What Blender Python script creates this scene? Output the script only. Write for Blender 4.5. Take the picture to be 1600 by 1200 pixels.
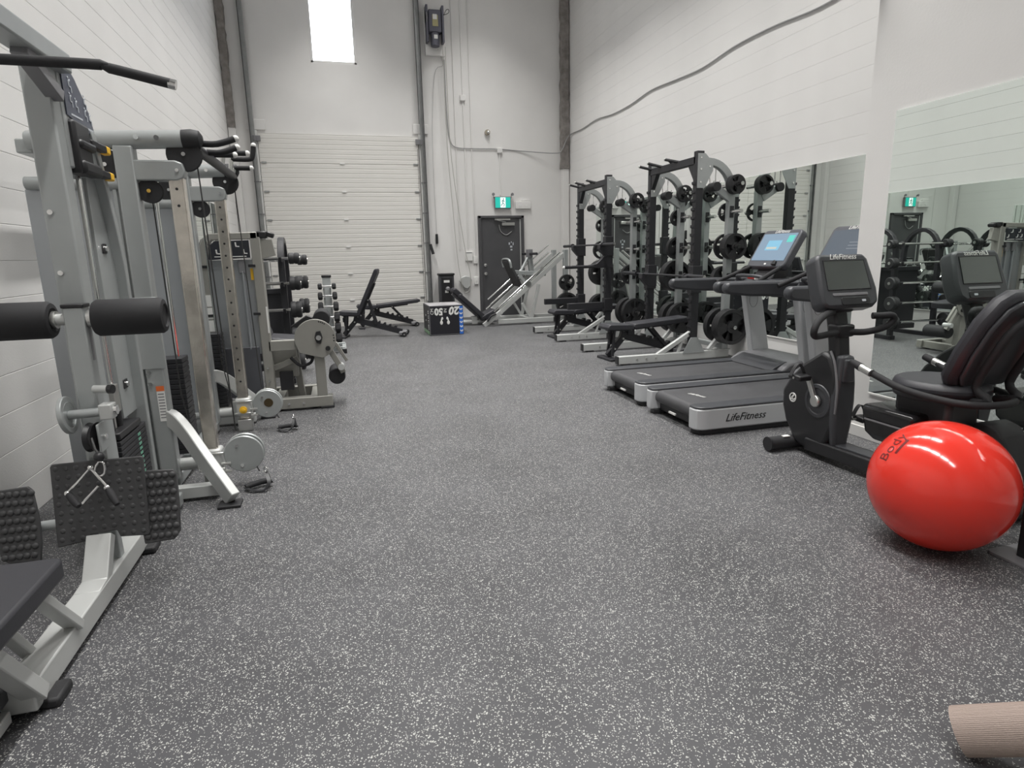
import bpy, bmesh, math, random
from mathutils import Vector, Matrix, Quaternion
random.seed(7)
for o in list(bpy.data.objects): bpy.data.objects.remove(o, do_unlink=True)
SC = bpy.context.scene
COL = SC.collection
V = Vector
PI = math.pi

# ------------------------------------------------------------------ camera
# rotation solved from the room's vanishing points (pixels in a 1600x1200 frame)
F = 960.0
yc = V((529-800, 402-600, F)).normalized()
dc = V((907-800, 5128-600, F)).normalized(); dc = (dc - yc*dc.dot(yc)).normalized()
xc = dc.cross(yc)
# rows of the world rotation for camera axes: image right, image up, backwards
right = V((xc.x, yc.x, -dc.x)); down = V((xc.y, yc.y, -dc.y)); fwd = V((xc.z, yc.z, -dc.z))
rot = Matrix((right, -down, -fwd)).transposed()
cd = bpy.data.cameras.new('camera'); cam = bpy.data.objects.new('camera', cd); COL.objects.link(cam)
cam.matrix_world = Matrix.Translation((0, 0, 1.40)) @ rot.to_4x4()
cd.sensor_width = 36; cd.lens = 36*F/1600; cd.clip_start = 0.05; cd.clip_end = 200
SC.camera = cam

# ------------------------------------------------------------------ world and exposure
w = bpy.data.worlds.new('sky'); SC.world = w; w.use_nodes = True
bg = w.node_tree.nodes['Background']; bg.inputs[0].default_value = (0.86, 0.92, 1.0, 1); bg.inputs[1].default_value = 6.0
vs = SC.view_settings
vs.view_transform = 'Standard'; vs.look = 'None'; vs.gamma = 1.0; vs.use_curve_mapping = False
vs.exposure = 0.25
LAMP = 5.0           # strength of the ceiling strip diffusers
BEAM = 38.0         # watts of each strip light's downward beam

# ------------------------------------------------------------------ materials
MATS = {}
def mat(name, col, rough=0.5, metal=0.0, bump=0.0, bscale=200.0, var=0.0, vscale=6.0, spec=0.5, coat=0.0):
    if name in MATS: return MATS[name]
    m = bpy.data.materials.new(name); m.use_nodes = True
    nt = m.node_tree; b = nt.nodes['Principled BSDF']
    c = (col[0], col[1], col[2], 1)
    b.inputs['Base Color'].default_value = c; b.inputs['Roughness'].default_value = rough
    b.inputs['Metallic'].default_value = metal; b.inputs['Specular IOR Level'].default_value = spec
    b.inputs['Coat Weight'].default_value = coat
    tc = nt.nodes.new('ShaderNodeTexCoord')
    if var > 0:
        n = nt.nodes.new('ShaderNodeTexNoise'); n.inputs['Scale'].default_value = vscale; n.inputs['Detail'].default_value = 4
        nt.links.new(tc.outputs['Object'], n.inputs['Vector'])
        r = nt.nodes.new('ShaderNodeValToRGB')
        r.color_ramp.elements[0].position = 0.3; r.color_ramp.elements[1].position = 0.7
        r.color_ramp.elements[0].color = tuple(max(0, x*(1-var)) for x in col)+(1,)
        r.color_ramp.elements[1].color = tuple(min(1, x*(1+var)) for x in col)+(1,)
        nt.links.new(n.outputs['Fac'], r.inputs[0]); nt.links.new(r.outputs[0], b.inputs['Base Color'])
    if bump > 0:
        n2 = nt.nodes.new('ShaderNodeTexNoise'); n2.inputs['Scale'].default_value = bscale; n2.inputs['Detail'].default_value = 3
        nt.links.new(tc.outputs['Object'], n2.inputs['Vector'])
        bp = nt.nodes.new('ShaderNodeBump'); bp.inputs['Strength'].default_value = bump; bp.inputs['Distance'].default_value = 0.004
        nt.links.new(n2.outputs['Fac'], bp.inputs['Height']); nt.links.new(bp.outputs['Normal'], b.inputs['Normal'])
    MATS[name] = m
    return m
def emit(name, col, s):
    if name in MATS: return MATS[name]
    m = bpy.data.materials.new(name); m.use_nodes = True; nt = m.node_tree
    b = nt.nodes['Principled BSDF']; b.inputs['Base Color'].default_value = (*[x*0.3 for x in col], 1)
    b.inputs['Emission Color'].default_value = (*col, 1); b.inputs['Emission Strength'].default_value = s
    MATS[name] = m; return m

SILVER = mat('silver_powder_coat', (0.40, 0.42, 0.42), 0.38, 0.35, 0.05, 400, 0.04)
SILVER2 = mat('satin_silver_panel', (0.40, 0.42, 0.44), 0.30, 0.55, 0.0)
PALE = mat('pale_grey_steel', (0.53, 0.54, 0.53), 0.4, 0.2, 0.03, 300)
CHROME = mat('chrome', (0.80, 0.80, 0.79), 0.12, 1.0)
STEEL = mat('brushed_steel', (0.62, 0.62, 0.60), 0.28, 0.9, 0.1, 120)
TANCHROME = mat('chrome_reflection_tint', (0.66, 0.62, 0.56), 0.20, 0.9, 0.15, 30, 0.12, 14)  # rail chrome, the tan it mirrors put into the mottled base colour
BLACK = mat('black_plastic', (0.017, 0.017, 0.019), 0.42, 0.0, 0.05, 500)
BLKSTEEL = mat('black_powder_coat', (0.026, 0.026, 0.030), 0.42, 0.1, 0.1, 500)
RUBBER = mat('black_rubber', (0.020, 0.020, 0.022), 0.62, 0.0, 0.15, 300, 0.15)
FOAM = mat('black_foam_grip', (0.016, 0.016, 0.018), 0.75, 0.0, 0.2, 600)
VINYL = mat('black_vinyl_pad', (0.030, 0.030, 0.036), 0.46, 0.0, 0.15, 350)
IRON = mat('cast_iron_plate', (0.024, 0.024, 0.026), 0.45, 0.1, 0.15, 150, 0.2, 20)
STUDDED = mat('studded_rubber', (0.050, 0.050, 0.052), 0.6, 0.0, 0.15, 300, 0.1)
CHARCOAL = mat('charcoal_plastic', (0.050, 0.052, 0.058), 0.40, 0.0, 0.05, 400)
DGREY = mat('dark_grey_shroud', (0.085, 0.088, 0.10), 0.42, 0.1)
MGREY = mat('mid_grey_plastic', (0.20, 0.20, 0.21), 0.4)
WHITE = mat('white_plastic', (0.80, 0.80, 0.78), 0.45)
PAPER = mat('white_sticker', (0.78, 0.78, 0.76), 0.6)
RED = mat('red_vinyl_ball', (0.74, 0.040, 0.026), 0.13, 0.0, 0.0, 100, 0.0, 6, 0.6)
DKRED = mat('dark_print_on_ball', (0.16, 0.012, 0.012), 0.3)
ORANGE = mat('orange_sticker', (0.75, 0.16, 0.04), 0.5)
YELLOW = mat('yellow_plastic', (0.85, 0.50, 0.03), 0.4)
PLACARD = mat('blue_grey_placard', (0.070, 0.080, 0.115), 0.35)
PLACARD2 = mat('black_placard', (0.020, 0.022, 0.030), 0.45)
PRINT = mat('pale_print', (0.55, 0.58, 0.62), 0.5)
GREENP = mat('green_print', (0.20, 0.50, 0.36), 0.5)
BLUE = mat('blue_panel', (0.030, 0.16, 0.62), 0.5)
GREEN = mat('green_panel', (0.20, 0.34, 0.20), 0.5)
BOXBLK = mat('black_box_print', (0.014, 0.014, 0.020), 0.45)
BOXTOP = mat('grey_box_top', (0.33, 0.32, 0.33), 0.6, 0, 0, 100, 0.3, 5)
TAUPE = mat('taupe_foam_mat', (0.35, 0.28, 0.245), 0.8, 0.0, 0.3, 220)
CREAM = mat('cream_foam_mat', (0.62, 0.58, 0.50), 0.8, 0.0, 0.3, 220)
DOORGREY = mat('dark_grey_door_paint', (0.075, 0.075, 0.080), 0.5, 0.0, 0.05, 80, 0.08, 4)
FIREPROOF = mat('sprayed_fireproofing', (0.27, 0.25, 0.235), 0.95, 0.0, 1.0, 60, 0.25, 9)
PAINT = mat('white_wall_paint', (0.78, 0.77, 0.755), 0.62, 0.0, 0.12, 60, 0.03, 1.3)
PAINTB = mat('white_block_paint', (0.79, 0.78, 0.765), 0.6, 0.0, 0.2, 90, 0.03, 1.3)
CEIL = mat('ceiling_deck_paint', (0.60, 0.60, 0.60), 0.7)
GALV = mat('galvanised_track', (0.42, 0.43, 0.43), 0.35, 0.8, 0.1, 60, 0.1, 8)
ODOOR = mat("overhead_door_paint", (0.76, 0.745, 0.71), 0.5, 0.0, 0.05, 80)
MOTOR = mat('blue_grey_motor_paint', (0.12, 0.12, 0.15), 0.5, 0.3)
CABLE = mat('grey_cable', (0.36, 0.36, 0.36), 0.5)
DKCABLE = mat('black_cable', (0.03, 0.03, 0.03), 0.4)
BELT = mat('treadmill_belt', (0.058, 0.058, 0.062), 0.5, 0.0, 0.3, 260, 0.12, 5)
TRIMP = mat('white_trim_paint', (0.74, 0.73, 0.71), 0.45)

def mirror_mat():
    m = bpy.data.materials.new('mirror_glass'); m.use_nodes = True
    b = m.node_tree.nodes['Principled BSDF']
    b.inputs['Base Color'].default_value = (0.84, 0.90, 0.865, 1); b.inputs['Metallic'].default_value = 1.0
    b.inputs['Roughness'].default_value = 0.0
    return m
MIRROR = mirror_mat()
def pane_mat():
    m = bpy.data.materials.new('window_pane'); m.use_nodes = True; nt = m.node_tree
    nt.nodes.remove(nt.nodes['Principled BSDF'])
    t = nt.nodes.new('ShaderNodeBsdfTransparent'); g = nt.nodes.new('ShaderNodeBsdfGlossy'); g.inputs['Roughness'].default_value = 0.02
    x = nt.nodes.new('ShaderNodeMixShader'); x.inputs[0].default_value = 0.08
    nt.links.new(t.outputs[0], x.inputs[1]); nt.links.new(g.outputs[0], x.inputs[2])
    nt.links.new(x.outputs[0], nt.nodes['Material Output'].inputs[0])
    return m
PANE = pane_mat()
def floor_mat():
    m = bpy.data.materials.new('speckled_rubber_floor'); m.use_nodes = True; nt = m.node_tree
    L = nt.links; N = nt.nodes.new; b = nt.nodes['Principled BSDF']
    tc = N('ShaderNodeTexCoord')
    nz = N('ShaderNodeTexNoise'); nz.inputs['Scale'].default_value = 55; L.new(tc.outputs['Object'], nz.inputs['Vector'])
    add = N('ShaderNodeMixRGB'); add.blend_type = 'ADD'; add.inputs[0].default_value = 0.014
    L.new(tc.outputs['Object'], add.inputs[1]); L.new(nz.outputs['Color'], add.inputs[2])
    def specks(scale, thr, frac, seed):
        mp = N('ShaderNodeMapping'); mp.inputs['Location'].default_value = (seed, seed*1.7, 0); mp.inputs['Rotation'].default_value = (0, 0, seed)
        L.new(add.outputs[0], mp.inputs[0])
        v = N('ShaderNodeTexVoronoi'); v.voronoi_dimensions = '2D'; v.inputs['Scale'].default_value = scale
        L.new(mp.outputs[0], v.inputs['Vector'])
        sp = N('ShaderNodeSeparateColor'); L.new(v.outputs['Color'], sp.inputs[0])
        a = N('ShaderNodeMath'); a.operation = 'LESS_THAN'; a.inputs[1].default_value = frac; L.new(sp.outputs[0], a.inputs[0])
        mul = N('ShaderNodeMath'); mul.operation = 'MULTIPLY'; mul.inputs[1].default_value = thr; L.new(sp.outputs[1], mul.inputs[0])
        ad = N('ShaderNodeMath'); ad.operation = 'ADD'; ad.inputs[1].default_value = thr*0.45; L.new(mul.outputs[0], ad.inputs[0])
        d = N('ShaderNodeMath'); d.operation = 'LESS_THAN'; L.new(v.outputs['Distance'], d.inputs[0]); L.new(ad.outputs[0], d.inputs[1])
        o = N('ShaderNodeMath'); o.operation = 'MULTIPLY'; L.new(a.outputs[0], o.inputs[0]); L.new(d.outputs[0], o.inputs[1])
        return o
    s1 = specks(132, 0.29, 0.21, 0.3); s2 = specks(240, 0.33, 0.16, 2.1)
    mx = N('ShaderNodeMath'); mx.operation = 'MAXIMUM'; L.new(s1.outputs[0], mx.inputs[0]); L.new(s2.outputs[0], mx.inputs[1])
    base = N('ShaderNodeTexNoise'); base.inputs['Scale'].default_value = 1.6; base.inputs['Detail'].default_value = 6
    L.new(tc.outputs['Object'], base.inputs['Vector'])
    rp = N('ShaderNodeValToRGB'); rp.color_ramp.elements[0].position = 0.3; rp.color_ramp.elements[1].position = 0.7
    rp.color_ramp.elements[0].color = (0.047, 0.047, 0.051, 1); rp.color_ramp.elements[1].color = (0.076, 0.076, 0.082, 1)
    L.new(base.outputs['Fac'], rp.inputs[0])
    mixc = N('ShaderNodeMixRGB'); L.new(mx.outputs[0], mixc.inputs[0]); L.new(rp.outputs[0], mixc.inputs[1])
    mixc.inputs[2].default_value = (0.46, 0.46, 0.44, 1)
    L.new(mixc.outputs[0], b.inputs['Base Color']); b.inputs['Roughness'].default_value = 0.52
    n3 = N('ShaderNodeTexNoise'); n3.inputs['Scale'].default_value = 160; L.new(tc.outputs['Object'], n3.inputs['Vector'])
    bp = N('ShaderNodeBump'); bp.inputs['Strength'].default_value = 0.25; bp.inputs['Distance'].default_value = 0.004
    L.new(n3.outputs['Fac'], bp.inputs['Height']); L.new(bp.outputs['Normal'], b.inputs['Normal'])
    return m
FLOOR = floor_mat()

# ------------------------------------------------------------------ mesh helpers
def frame_of(d, up=(0, 0, 1)):
    d = V(d).normalized(); up = V(up)
    if abs(d.dot(up.normalized())) > 0.98: up = V((0, 1, 0)) if abs(d.y) < 0.9 else V((1, 0, 0))
    s = d.cross(up).normalized(); u = s.cross(d).normalized()
    return d, s, u
def smooth_path(pts, k=6):
    pts = [V(p) for p in pts]; out = []
    for i in range(len(pts)-1):
        p0 = pts[max(i-1, 0)]; p1 = pts[i]; p2 = pts[i+1]; p3 = pts[min(i+2, len(pts)-1)]
        for j in range(k):
            t = j/k
            out.append(0.5*((2*p1)+(p2-p0)*t+(2*p0-5*p1+4*p2-p3)*t*t+(3*p1-p0-3*p2+p3)*t**3))
    out.append(pts[-1]); return out
class MB:
    def __init__(s): s.v = []; s.f = []
    def add(s, vs, fs):
        n = len(s.v); s.v += [V(v) for v in vs]; s.f += [tuple(i+n for i in f) for f in fs]; return s
    def box(s, c, size, rot=None):
        x, y, z = size[0]/2, size[1]/2, size[2]/2; c = V(c)
        vs = [V(p) for p in ((-x,-y,-z),(x,-y,-z),(x,y,-z),(-x,y,-z),(-x,-y,z),(x,-y,z),(x,y,z),(-x,y,z))]
        if rot is not None:
            from mathutils import Euler
            M = rot if isinstance(rot, Matrix) else Euler(rot).to_matrix()
            vs = [M @ p for p in vs]
        return s.add([p+c for p in vs], [(0,3,2,1),(4,5,6,7),(0,1,5,4),(1,2,6,5),(2,3,7,6),(3,0,4,7)])
    def bx(s, x0, x1, y0, y1, z0, z1):
        return s.box(((x0+x1)/2, (y0+y1)/2, (z0+z1)/2), (abs(x1-x0), abs(y1-y0), abs(z1-z0)))
    def beam(s, p0, p1, w, h, up=(0, 0, 1)):
        p0 = V(p0); p1 = V(p1); d, sd, u = frame_of(p1-p0, up); vs = []
        for p in (p0, p1):
            for a, b in ((-1,-1),(1,-1),(1,1),(-1,1)): vs.append(p+sd*(a*w/2)+u*(b*h/2))
        return s.add(vs, [(0,1,2,3),(7,6,5,4),(0,4,5,1),(1,5,6,2),(2,6,7,3),(3,7,4,0)])
    def rtube(s, path, w, h, up=(0, 0, 1), plane=False):
        path = [V(p) for p in path]; n = len(path); vs = []; up = V(up)
        for i, p in enumerate(path):
            if i == 0: d = path[1]-p
            elif i == n-1: d = p-path[i-1]
            else: d = (path[i+1]-p).normalized()+(p-path[i-1]).normalized()
            d, sd, u = frame_of(d, up)
            k = 1.0
            if 0 < i < n-1:
                c = (path[i+1]-p).normalized().dot(d); k = 1/max(c, 0.5)
            for a, b in ((-1,-1),(1,-1),(1,1),(-1,1)): vs.append(p+sd*(a*w/2*(k if plane else 1))+u*(b*h/2*(1 if plane else k)))
        fs = [(0,1,2,3), tuple(4*(n-1)+i for i in (3,2,1,0))]
        for i in range(n-1):
            for j in range(4):
                a = 4*i+j; b = 4*i+(j+1) % 4
                fs.append((a, a+4, b+4, b))
        return s.add(vs, fs)
    def tube(s, path, r, n=10, rad=None):
        path = [V(p) for p in path]; m = len(path); vs = []
        d0 = (path[1]-path[0]).normalized(); _, sd, u = frame_of(d0)
        for i, p in enumerate(path):
            if i == 0: d = path[1]-p
            elif i == m-1: d = p-path[i-1]
            else: d = (path[i+1]-p).normalized()+(p-path[i-1]).normalized()
            d = d.normalized()
            sd = (sd-d*sd.dot(d)).normalized(); u = sd.cross(d)
            rr = rad[i] if rad else r
            for j in range(n):
                a = 2*PI*j/n; vs.append(p+(sd*math.cos(a)+u*math.sin(a))*rr)
        fs = [tuple(range(n)), tuple(n*(m-1)+j for j in reversed(range(n)))]
        for i in range(m-1):
            for j in range(n):
                a = n*i+j; b = n*i+(j+1) % n; fs.append((a, a+n, b+n, b))
        return s.add(vs, fs)
    def cyl(s, p0, p1, r, n=16, r2=None):
        return s.tube([p0, p1], r, n, [r, r if r2 is None else r2])
    def lathe(s, prof, o, axis, n=24):
        o = V(o); d, sd, u = frame_of(axis); vs = []; m = len(prof)
        for (r, h) in prof:
            for j in range(n):
                a = 2*PI*j/n; vs.append(o+d*h+(sd*math.cos(a)+u*math.sin(a))*max(r, 1e-5))
        fs = [tuple(range(n)), tuple(n*(m-1)+j for j in reversed(range(n)))]
        for i in range(m-1):
            for j in range(n):
                a = n*i+j; b = n*i+(j+1) % n; fs.append((a, a+n, b+n, b))
        return s.add(vs, fs)
    def ring(s, o, axis, ro, ri, t, n=28):
        o = V(o); d, sd, u = frame_of(axis); vs = []; fs = []
        for j in range(n):
            a = 2*PI*j/n; q = sd*math.cos(a)+u*math.sin(a)
            vs += [o+q*ro-d*t/2, o+q*ro+d*t/2, o+q*ri+d*t/2, o+q*ri-d*t/2]
        for j in range(n):
            a = 4*j; b = 4*((j+1) % n)
            for k in range(4): fs.append((a+k, b+k, b+(k+1) % 4, a+(k+1) % 4))
        return s.add(vs, fs)
    def prism(s, poly, o, u, v, t):
        o = V(o); u = V(u).normalized(); v = V(v).normalized(); nn = u.cross(v).normalized(); n = len(poly)
        vs = [o+u*a+v*b-nn*t/2 for a, b in poly]+[o+u*a+v*b+nn*t/2 for a, b in poly]
        fs = [tuple(reversed(range(n))), tuple(range(n, 2*n))]
        for i in range(n):
            j = (i+1) % n; fs.append((i, j, n+j, n+i))
        return s.add(vs, fs)
    def ball(s, c, r, sc=(1, 1, 1), n=16, m=10, rot=None):
        c = V(c); vs = []; fs = []
        for i in range(1, m):
            t = PI*i/m
            for j in range(n):
                a = 2*PI*j/n; vs.append(V((math.sin(t)*math.cos(a)*r*sc[0], math.sin(t)*math.sin(a)*r*sc[1], math.cos(t)*r*sc[2])))
        vs += [V((0, 0, r*sc[2])), V((0, 0, -r*sc[2]))]
        if rot is not None: vs = [rot @ p for p in vs]
        T = len(vs)-2; B = len(vs)-1
        for j in range(n):
            k = (j+1) % n
            fs.append((T, j, k)); fs.append((B, (m-2)*n+k, (m-2)*n+j))
            for i in range(m-2): fs.append((i*n+j, (i+1)*n+j, (i+1)*n+k, i*n+k))
        return s.add([p+c for p in vs], fs)
    def xf(s, M):
        s.v = [M @ p for p in s.v]; return s
    def mesh(s, name, off=V((0, 0, 0)), sharp=35):
        me = bpy.data.meshes.new(name)
        me.from_pydata([tuple(p-off) for p in s.v], [], s.f)
        bm = bmesh.new(); bm.from_mesh(me); bmesh.ops.recalc_face_normals(bm, faces=bm.faces); bm.to_mesh(me); bm.free()
        me.shade_smooth(); me.set_sharp_from_angle(angle=math.radians(sharp)); me.update()
        return me
def rrect(w, h, r, k=4, cx=0, cy=0):
    out = []
    for (sx, sy, a0) in ((1, -1, -90), (1, 1, 0), (-1, 1, 90), (-1, -1, 180)):
        for i in range(k+1):
            a = math.radians(a0+90*i/k); out.append((cx+sx*(w/2-r)+r*math.cos(a), cy+sy*(h/2-r)+r*math.sin(a)))
    return out
def setp(o, label=None, cat=None, group=None, kind=None):
    if label: o['label'] = label
    if cat: o['category'] = cat
    if group: o['group'] = group
    if kind: o['kind'] = kind
    return o
def obj(name, mb, m, parent=None, off=V((0, 0, 0)), bevel=0.0, loc=(0, 0, 0), sharp=35, seg=2):
    me = mb if isinstance(mb, bpy.types.Mesh) else mb.mesh(name, V(off), sharp)
    if m is not None:
        if len(me.materials) == 0: me.materials.append(m)
    o = bpy.data.objects.new(name, me); COL.objects.link(o); o.parent = parent; o.location = loc
    if bevel > 0:
        b = o.modifiers.new('bevel', 'BEVEL'); b.width = bevel; b.segments = seg; b.limit_method = 'ANGLE'; b.angle_limit = math.radians(40); b.use_clamp_overlap = True
    return o
class Thing:
    """an Empty at the thing's base; parts are given in world space (or local space when loc is the origin)"""
    def __init__(s, name, label, cat, loc=(0, 0, 0), rotz=0.0, group=None):
        s.loc = V(loc); s.o = bpy.data.objects.new(name, None); COL.objects.link(s.o)
        s.o.empty_display_size = 0.1; s.o.location = s.loc; s.o.rotation_euler = (0, 0, rotz); setp(s.o, label, cat, group)
    def part(s, name, mb, m, bevel=0.0, parent=None, label=None, kind=None, sharp=35):
        p = obj(name, mb, m, parent or s.o, s.loc, bevel, sharp=sharp)
        if label: p['label'] = label
        if kind: p['kind'] = kind
        return p
def solid(name, mb, m, label, cat, loc=(0, 0, 0), bevel=0.0, group=None, sharp=35):
    o = obj(name, mb, m, None, V(loc), bevel, loc, sharp); return setp(o, label, cat, group)
def struct(name, mb, m, bevel=0.0, parent=None):
    o = obj(name, mb, m, parent, V((0, 0, 0)), bevel)
    if parent is None: o['kind'] = 'structure'
    return o
def dup(root, loc, rotz=0.0, label=None, group=None):
    def cp(o, par):
        c = o.copy(); COL.objects.link(c); c.parent = par
        for ch in list(o.children): cp(ch, c)
        return c
    r = cp(root, None); r.location = loc; r.rotation_euler = (root.rotation_euler[0], root.rotation_euler[1], rotz)
    return setp(r, label, None, group)
def text_mesh(name, s, size, shear=0.0, depth=0.002, align='CENTER', sx=1.0, bold=0.0):
    c = bpy.data.curves.new(name, 'FONT'); c.body = s; c.size = size; c.shear = shear; c.extrude = depth/2; c.align_x = align; c.align_y = 'CENTER'; c.resolution_u = 2; c.offset = bold
    t = bpy.data.objects.new(name, c); COL.objects.link(t); bpy.context.view_layer.update()
    me = bpy.data.meshes.new_from_object(t.evaluated_get(bpy.context.evaluated_depsgraph_get()))
    bpy.data.objects.remove(t, do_unlink=True); me.name = name
    for v in me.vertices: v.co.x *= sx
    return me
def text_part(T, name, s, size, o, u, v, m, parent=None, shear=0.0, depth=0.003, sx=1.0, bold=0.0):
    """lettering lying in the plane (u, v) with its middle at o"""
    me = text_mesh(name, s, size, shear, depth, sx=sx, bold=bold); u = V(u).normalized(); v = V(v).normalized(); n = u.cross(v)
    M = Matrix.Translation(V(o)-T.loc) @ Matrix((u, v, n)).transposed().to_4x4()
    me.transform(M); me.materials.clear(); me.materials.append(m)
    p = bpy.data.objects.new(name, me); COL.objects.link(p); p.parent = parent or T.o
    return p
# ================================================================== the room
XL, XR, XN, YB, YN, YF, ZC = -1.80, 4.95, 3.65, 13.20, 3.75, -4.0, 7.4
struct('floor', MB().bx(XL-0.2, XR+0.2, YF-0.2, YB+0.2, -0.2, 0.0), FLOOR)
struct('ceiling', MB().bx(XL-0.2, XR+0.2, YF-0.2, YB+0.2, ZC, ZC+0.2), CEIL)
struct('wall_front', MB().bx(XL-0.2, XR+0.2, YF-0.2, YF, 0, ZC), PAINT)
WX0, WX1, WZ0, WZ1 = -0.22, 0.63, 5.03, 6.45
wb = MB()
wb.bx(XL-0.2, WX0, YB, YB+0.2, 0, ZC).bx(WX1, XR+0.2, YB, YB+0.2, 0, ZC).bx(WX0, WX1, YB, YB+0.2, 0, WZ0).bx(WX0, WX1, YB, YB+0.2, WZ1, ZC)
struct('wall_back', wb, PAINT)
# block walls: a backing with every course of blocks laid proud of it
def block_wall(name, x, sgn, y0, y1, bev, ztop=ZC):
    wl = struct(name, MB().bx(x+sgn*0.012, x+sgn*0.2, y0, y1, 0, ztop), PAINTB)
    h = 0.2033; n = int(ztop/h)+1; me = None
    for i in range(n):
        z0 = i*h; z1 = min(ztop, z0+h)
        if me is None or z1-z0 < h-1e-4:
            me = MB().bx(x, x+sgn*0.014, y0, y1, 0.0004, z1-z0-0.0004).mesh('block_course')
            me.materials.append(PAINTB)
        o = obj('block_course', me, None, wl, bevel=bev); o.location = (0, 0, z0)
    return wl
block_wall('wall_left', XL, -1, YF, YB, 0.0032)
block_wall('wall_right', XR, 1, YN-0.3, YB, 0.0009)
wn = struct('wall_right_near', MB().bx(XN, XR+0.2, YF, YN, 0, ZC), PAINT)
bbm = MB().bx(XN-0.014, XN, YF, YN+0.014, 0, 0.085).bx(XN-0.014, XR, YN, YN+0.014, 0, 0.085)
struct('baseboard_right', bbm, TRIMP, 0.003)
struct('baseboard_back', MB().bx(1.80, 2.90, YB-0.015, YB, 0, 0.06).bx(3.93, XR, YB-0.015, YB, 0, 0.06), mat('grey_base', (0.25, 0.25, 0.25), 0.6), 0.003)
# window over the overhead door
wf = MB(); t = 0.045
wf.bx(WX0, WX0+t, YB+0.03, YB+0.10, WZ0, WZ1).bx(WX1-t, WX1, YB+0.03, YB+0.10, WZ0, WZ1).bx(WX0, WX1, YB+0.03, YB+0.10, WZ0, WZ0+t).bx(WX0, WX1, YB+0.03, YB+0.10, WZ1-t, WZ1)
win = struct('window_1', wf, TRIMP, 0.004)
struct('window_pane', MB().bx(WX0+t, WX1-t, YB+0.06, YB+0.066, WZ0+t, WZ1-t), PANE, parent=win)
# corner steel columns, sprayed with rough fireproofing above, painted below
def rough_column(name, x0, x1, y0, y1, z0, z1):
    mb = MB(); n = 40; ring = []
    base = [(x0, y0), (x1, y0), (x1, y1), (x0, y1)]
    vs = []; fs = []
    for i in range(n+1):
        z = z0+(z1-z0)*i/n
        for (a, b) in base: vs.append((a+random.uniform(-.012, .012), b+random.uniform(-.012, .006), z))
    for i in range(n):
        for j in range(4):
            a = 4*i+j; b = 4*i+(j+1) % 4; fs.append((a, b, b+4, a+4))
    fs += [(3, 2, 1, 0), (4*n, 4*n+1, 4*n+2, 4*n+3)]
    mb.add(vs, fs); return struct(name, mb, FIREPROOF)
rough_column('trim_1', 4.77, 4.93, 13.05, 13.19, 3.15, ZC-0.01)
struct('trim_2', MB().bx(4.78, 4.93, 13.06, 13.195, 0.0, 3.15), PAINT, 0.004)
rough_column('trim_3', -1.79, -1.66, 13.05, 13.19, 3.80, ZC-0.01)
struct('trim_4', MB().bx(-1.79, -1.67, 13.06, 13.195, 0.0, 3.80), PAINT, 0.004)

# mirrors
def mirror(label, x, sgn, y0, y1, z0, z1):
    t = Thing('wall_mirror', label, 'mirror', (x, (y0+y1)/2, z0))
    t.part('glass', MB().bx(x, x-sgn*0.006, y0, y1, z0, z1), MIRROR)
    t.part('channel', MB().bx(x, x-sgn*0.014, y0, y1, z0-0.016, z0-0.001), TRIMP, 0.002)
    return t
mirror('tall frameless wall mirror behind the recumbent bike', XN-0.002, 1, -2.2, 3.52, 0.355, 2.265)
ys = [4.55, 6.85, 9.15, 11.60]
for i, lb in enumerate(['wide frameless wall mirror in front of the two treadmills', 'wide frameless wall mirror behind the half rack beside the treadmills', 'wide frameless wall mirror behind the half rack beside the leg press']):
    mirror(lb, XR-0.002, 1, ys[i]+0.0015, ys[i+1]-0.0015, 0.36, 2.25)
mirror('wide frameless wall mirror behind the cable machine with two pulleys', XL+0.002, -1, 4.9, 7.9, 0.36, 2.25)
mirror('wide frameless wall mirror behind the barbell rack and dumbbell tower', XL+0.002, -1, 7.903, 10.9, 0.36, 2.25)

# ------------------------------------------------------------------ ceiling strip lights
DIFF = emit('lit_diffuser', (1.0, 0.985, 0.96), LAMP)
def strip(label):
    t = Thing('ceiling_light', label, 'light', (0, 0, 0), group='strip lights hung below the ceiling')
    t.part('housing', MB().prism([(-0.10, 0.0), (0.10, 0.0), (0.05, 0.07), (-0.05, 0.07)], (0, 0, 0), (1, 0, 0), (0, 0, 1), 1.62), WHITE, 0.004)
    t.part('diffuser', MB().bx(-0.085, 0.085, -0.78, 0.78, -0.022, -0.001), DIFF)
    la = bpy.data.lights.new('strip_beam', 'AREA'); la.shape = 'RECTANGLE'; la.size = 0.15; la.size_y = 1.5; la.energy = BEAM; la.spread = math.radians(98); la.color = (1.0, 0.985, 0.96)
    lo = bpy.data.objects.new('strip_beam', la); COL.objects.link(lo); lo.parent = t.o; lo.location = (0, 0, -0.026)
    for y in (-0.6, 0.6): t.part('hanger', MB().cyl((0, y, 0.07), (0, y, 0.58), 0.006, 6), STEEL)
    return t.o
L0 = strip('white strip light hung from the ceiling in two rows')
first = True
for x in (0.25, 2.95):
    for y in (-1.9, 0.0, 1.9, 3.8, 5.7, 7.6, 9.5, 11.4):
        if x > 2 and y < 3: continue
        if first: L0.location = (x, y, 6.82); first = False
        else: dup(L0, (x, y, 6.82))

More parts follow.
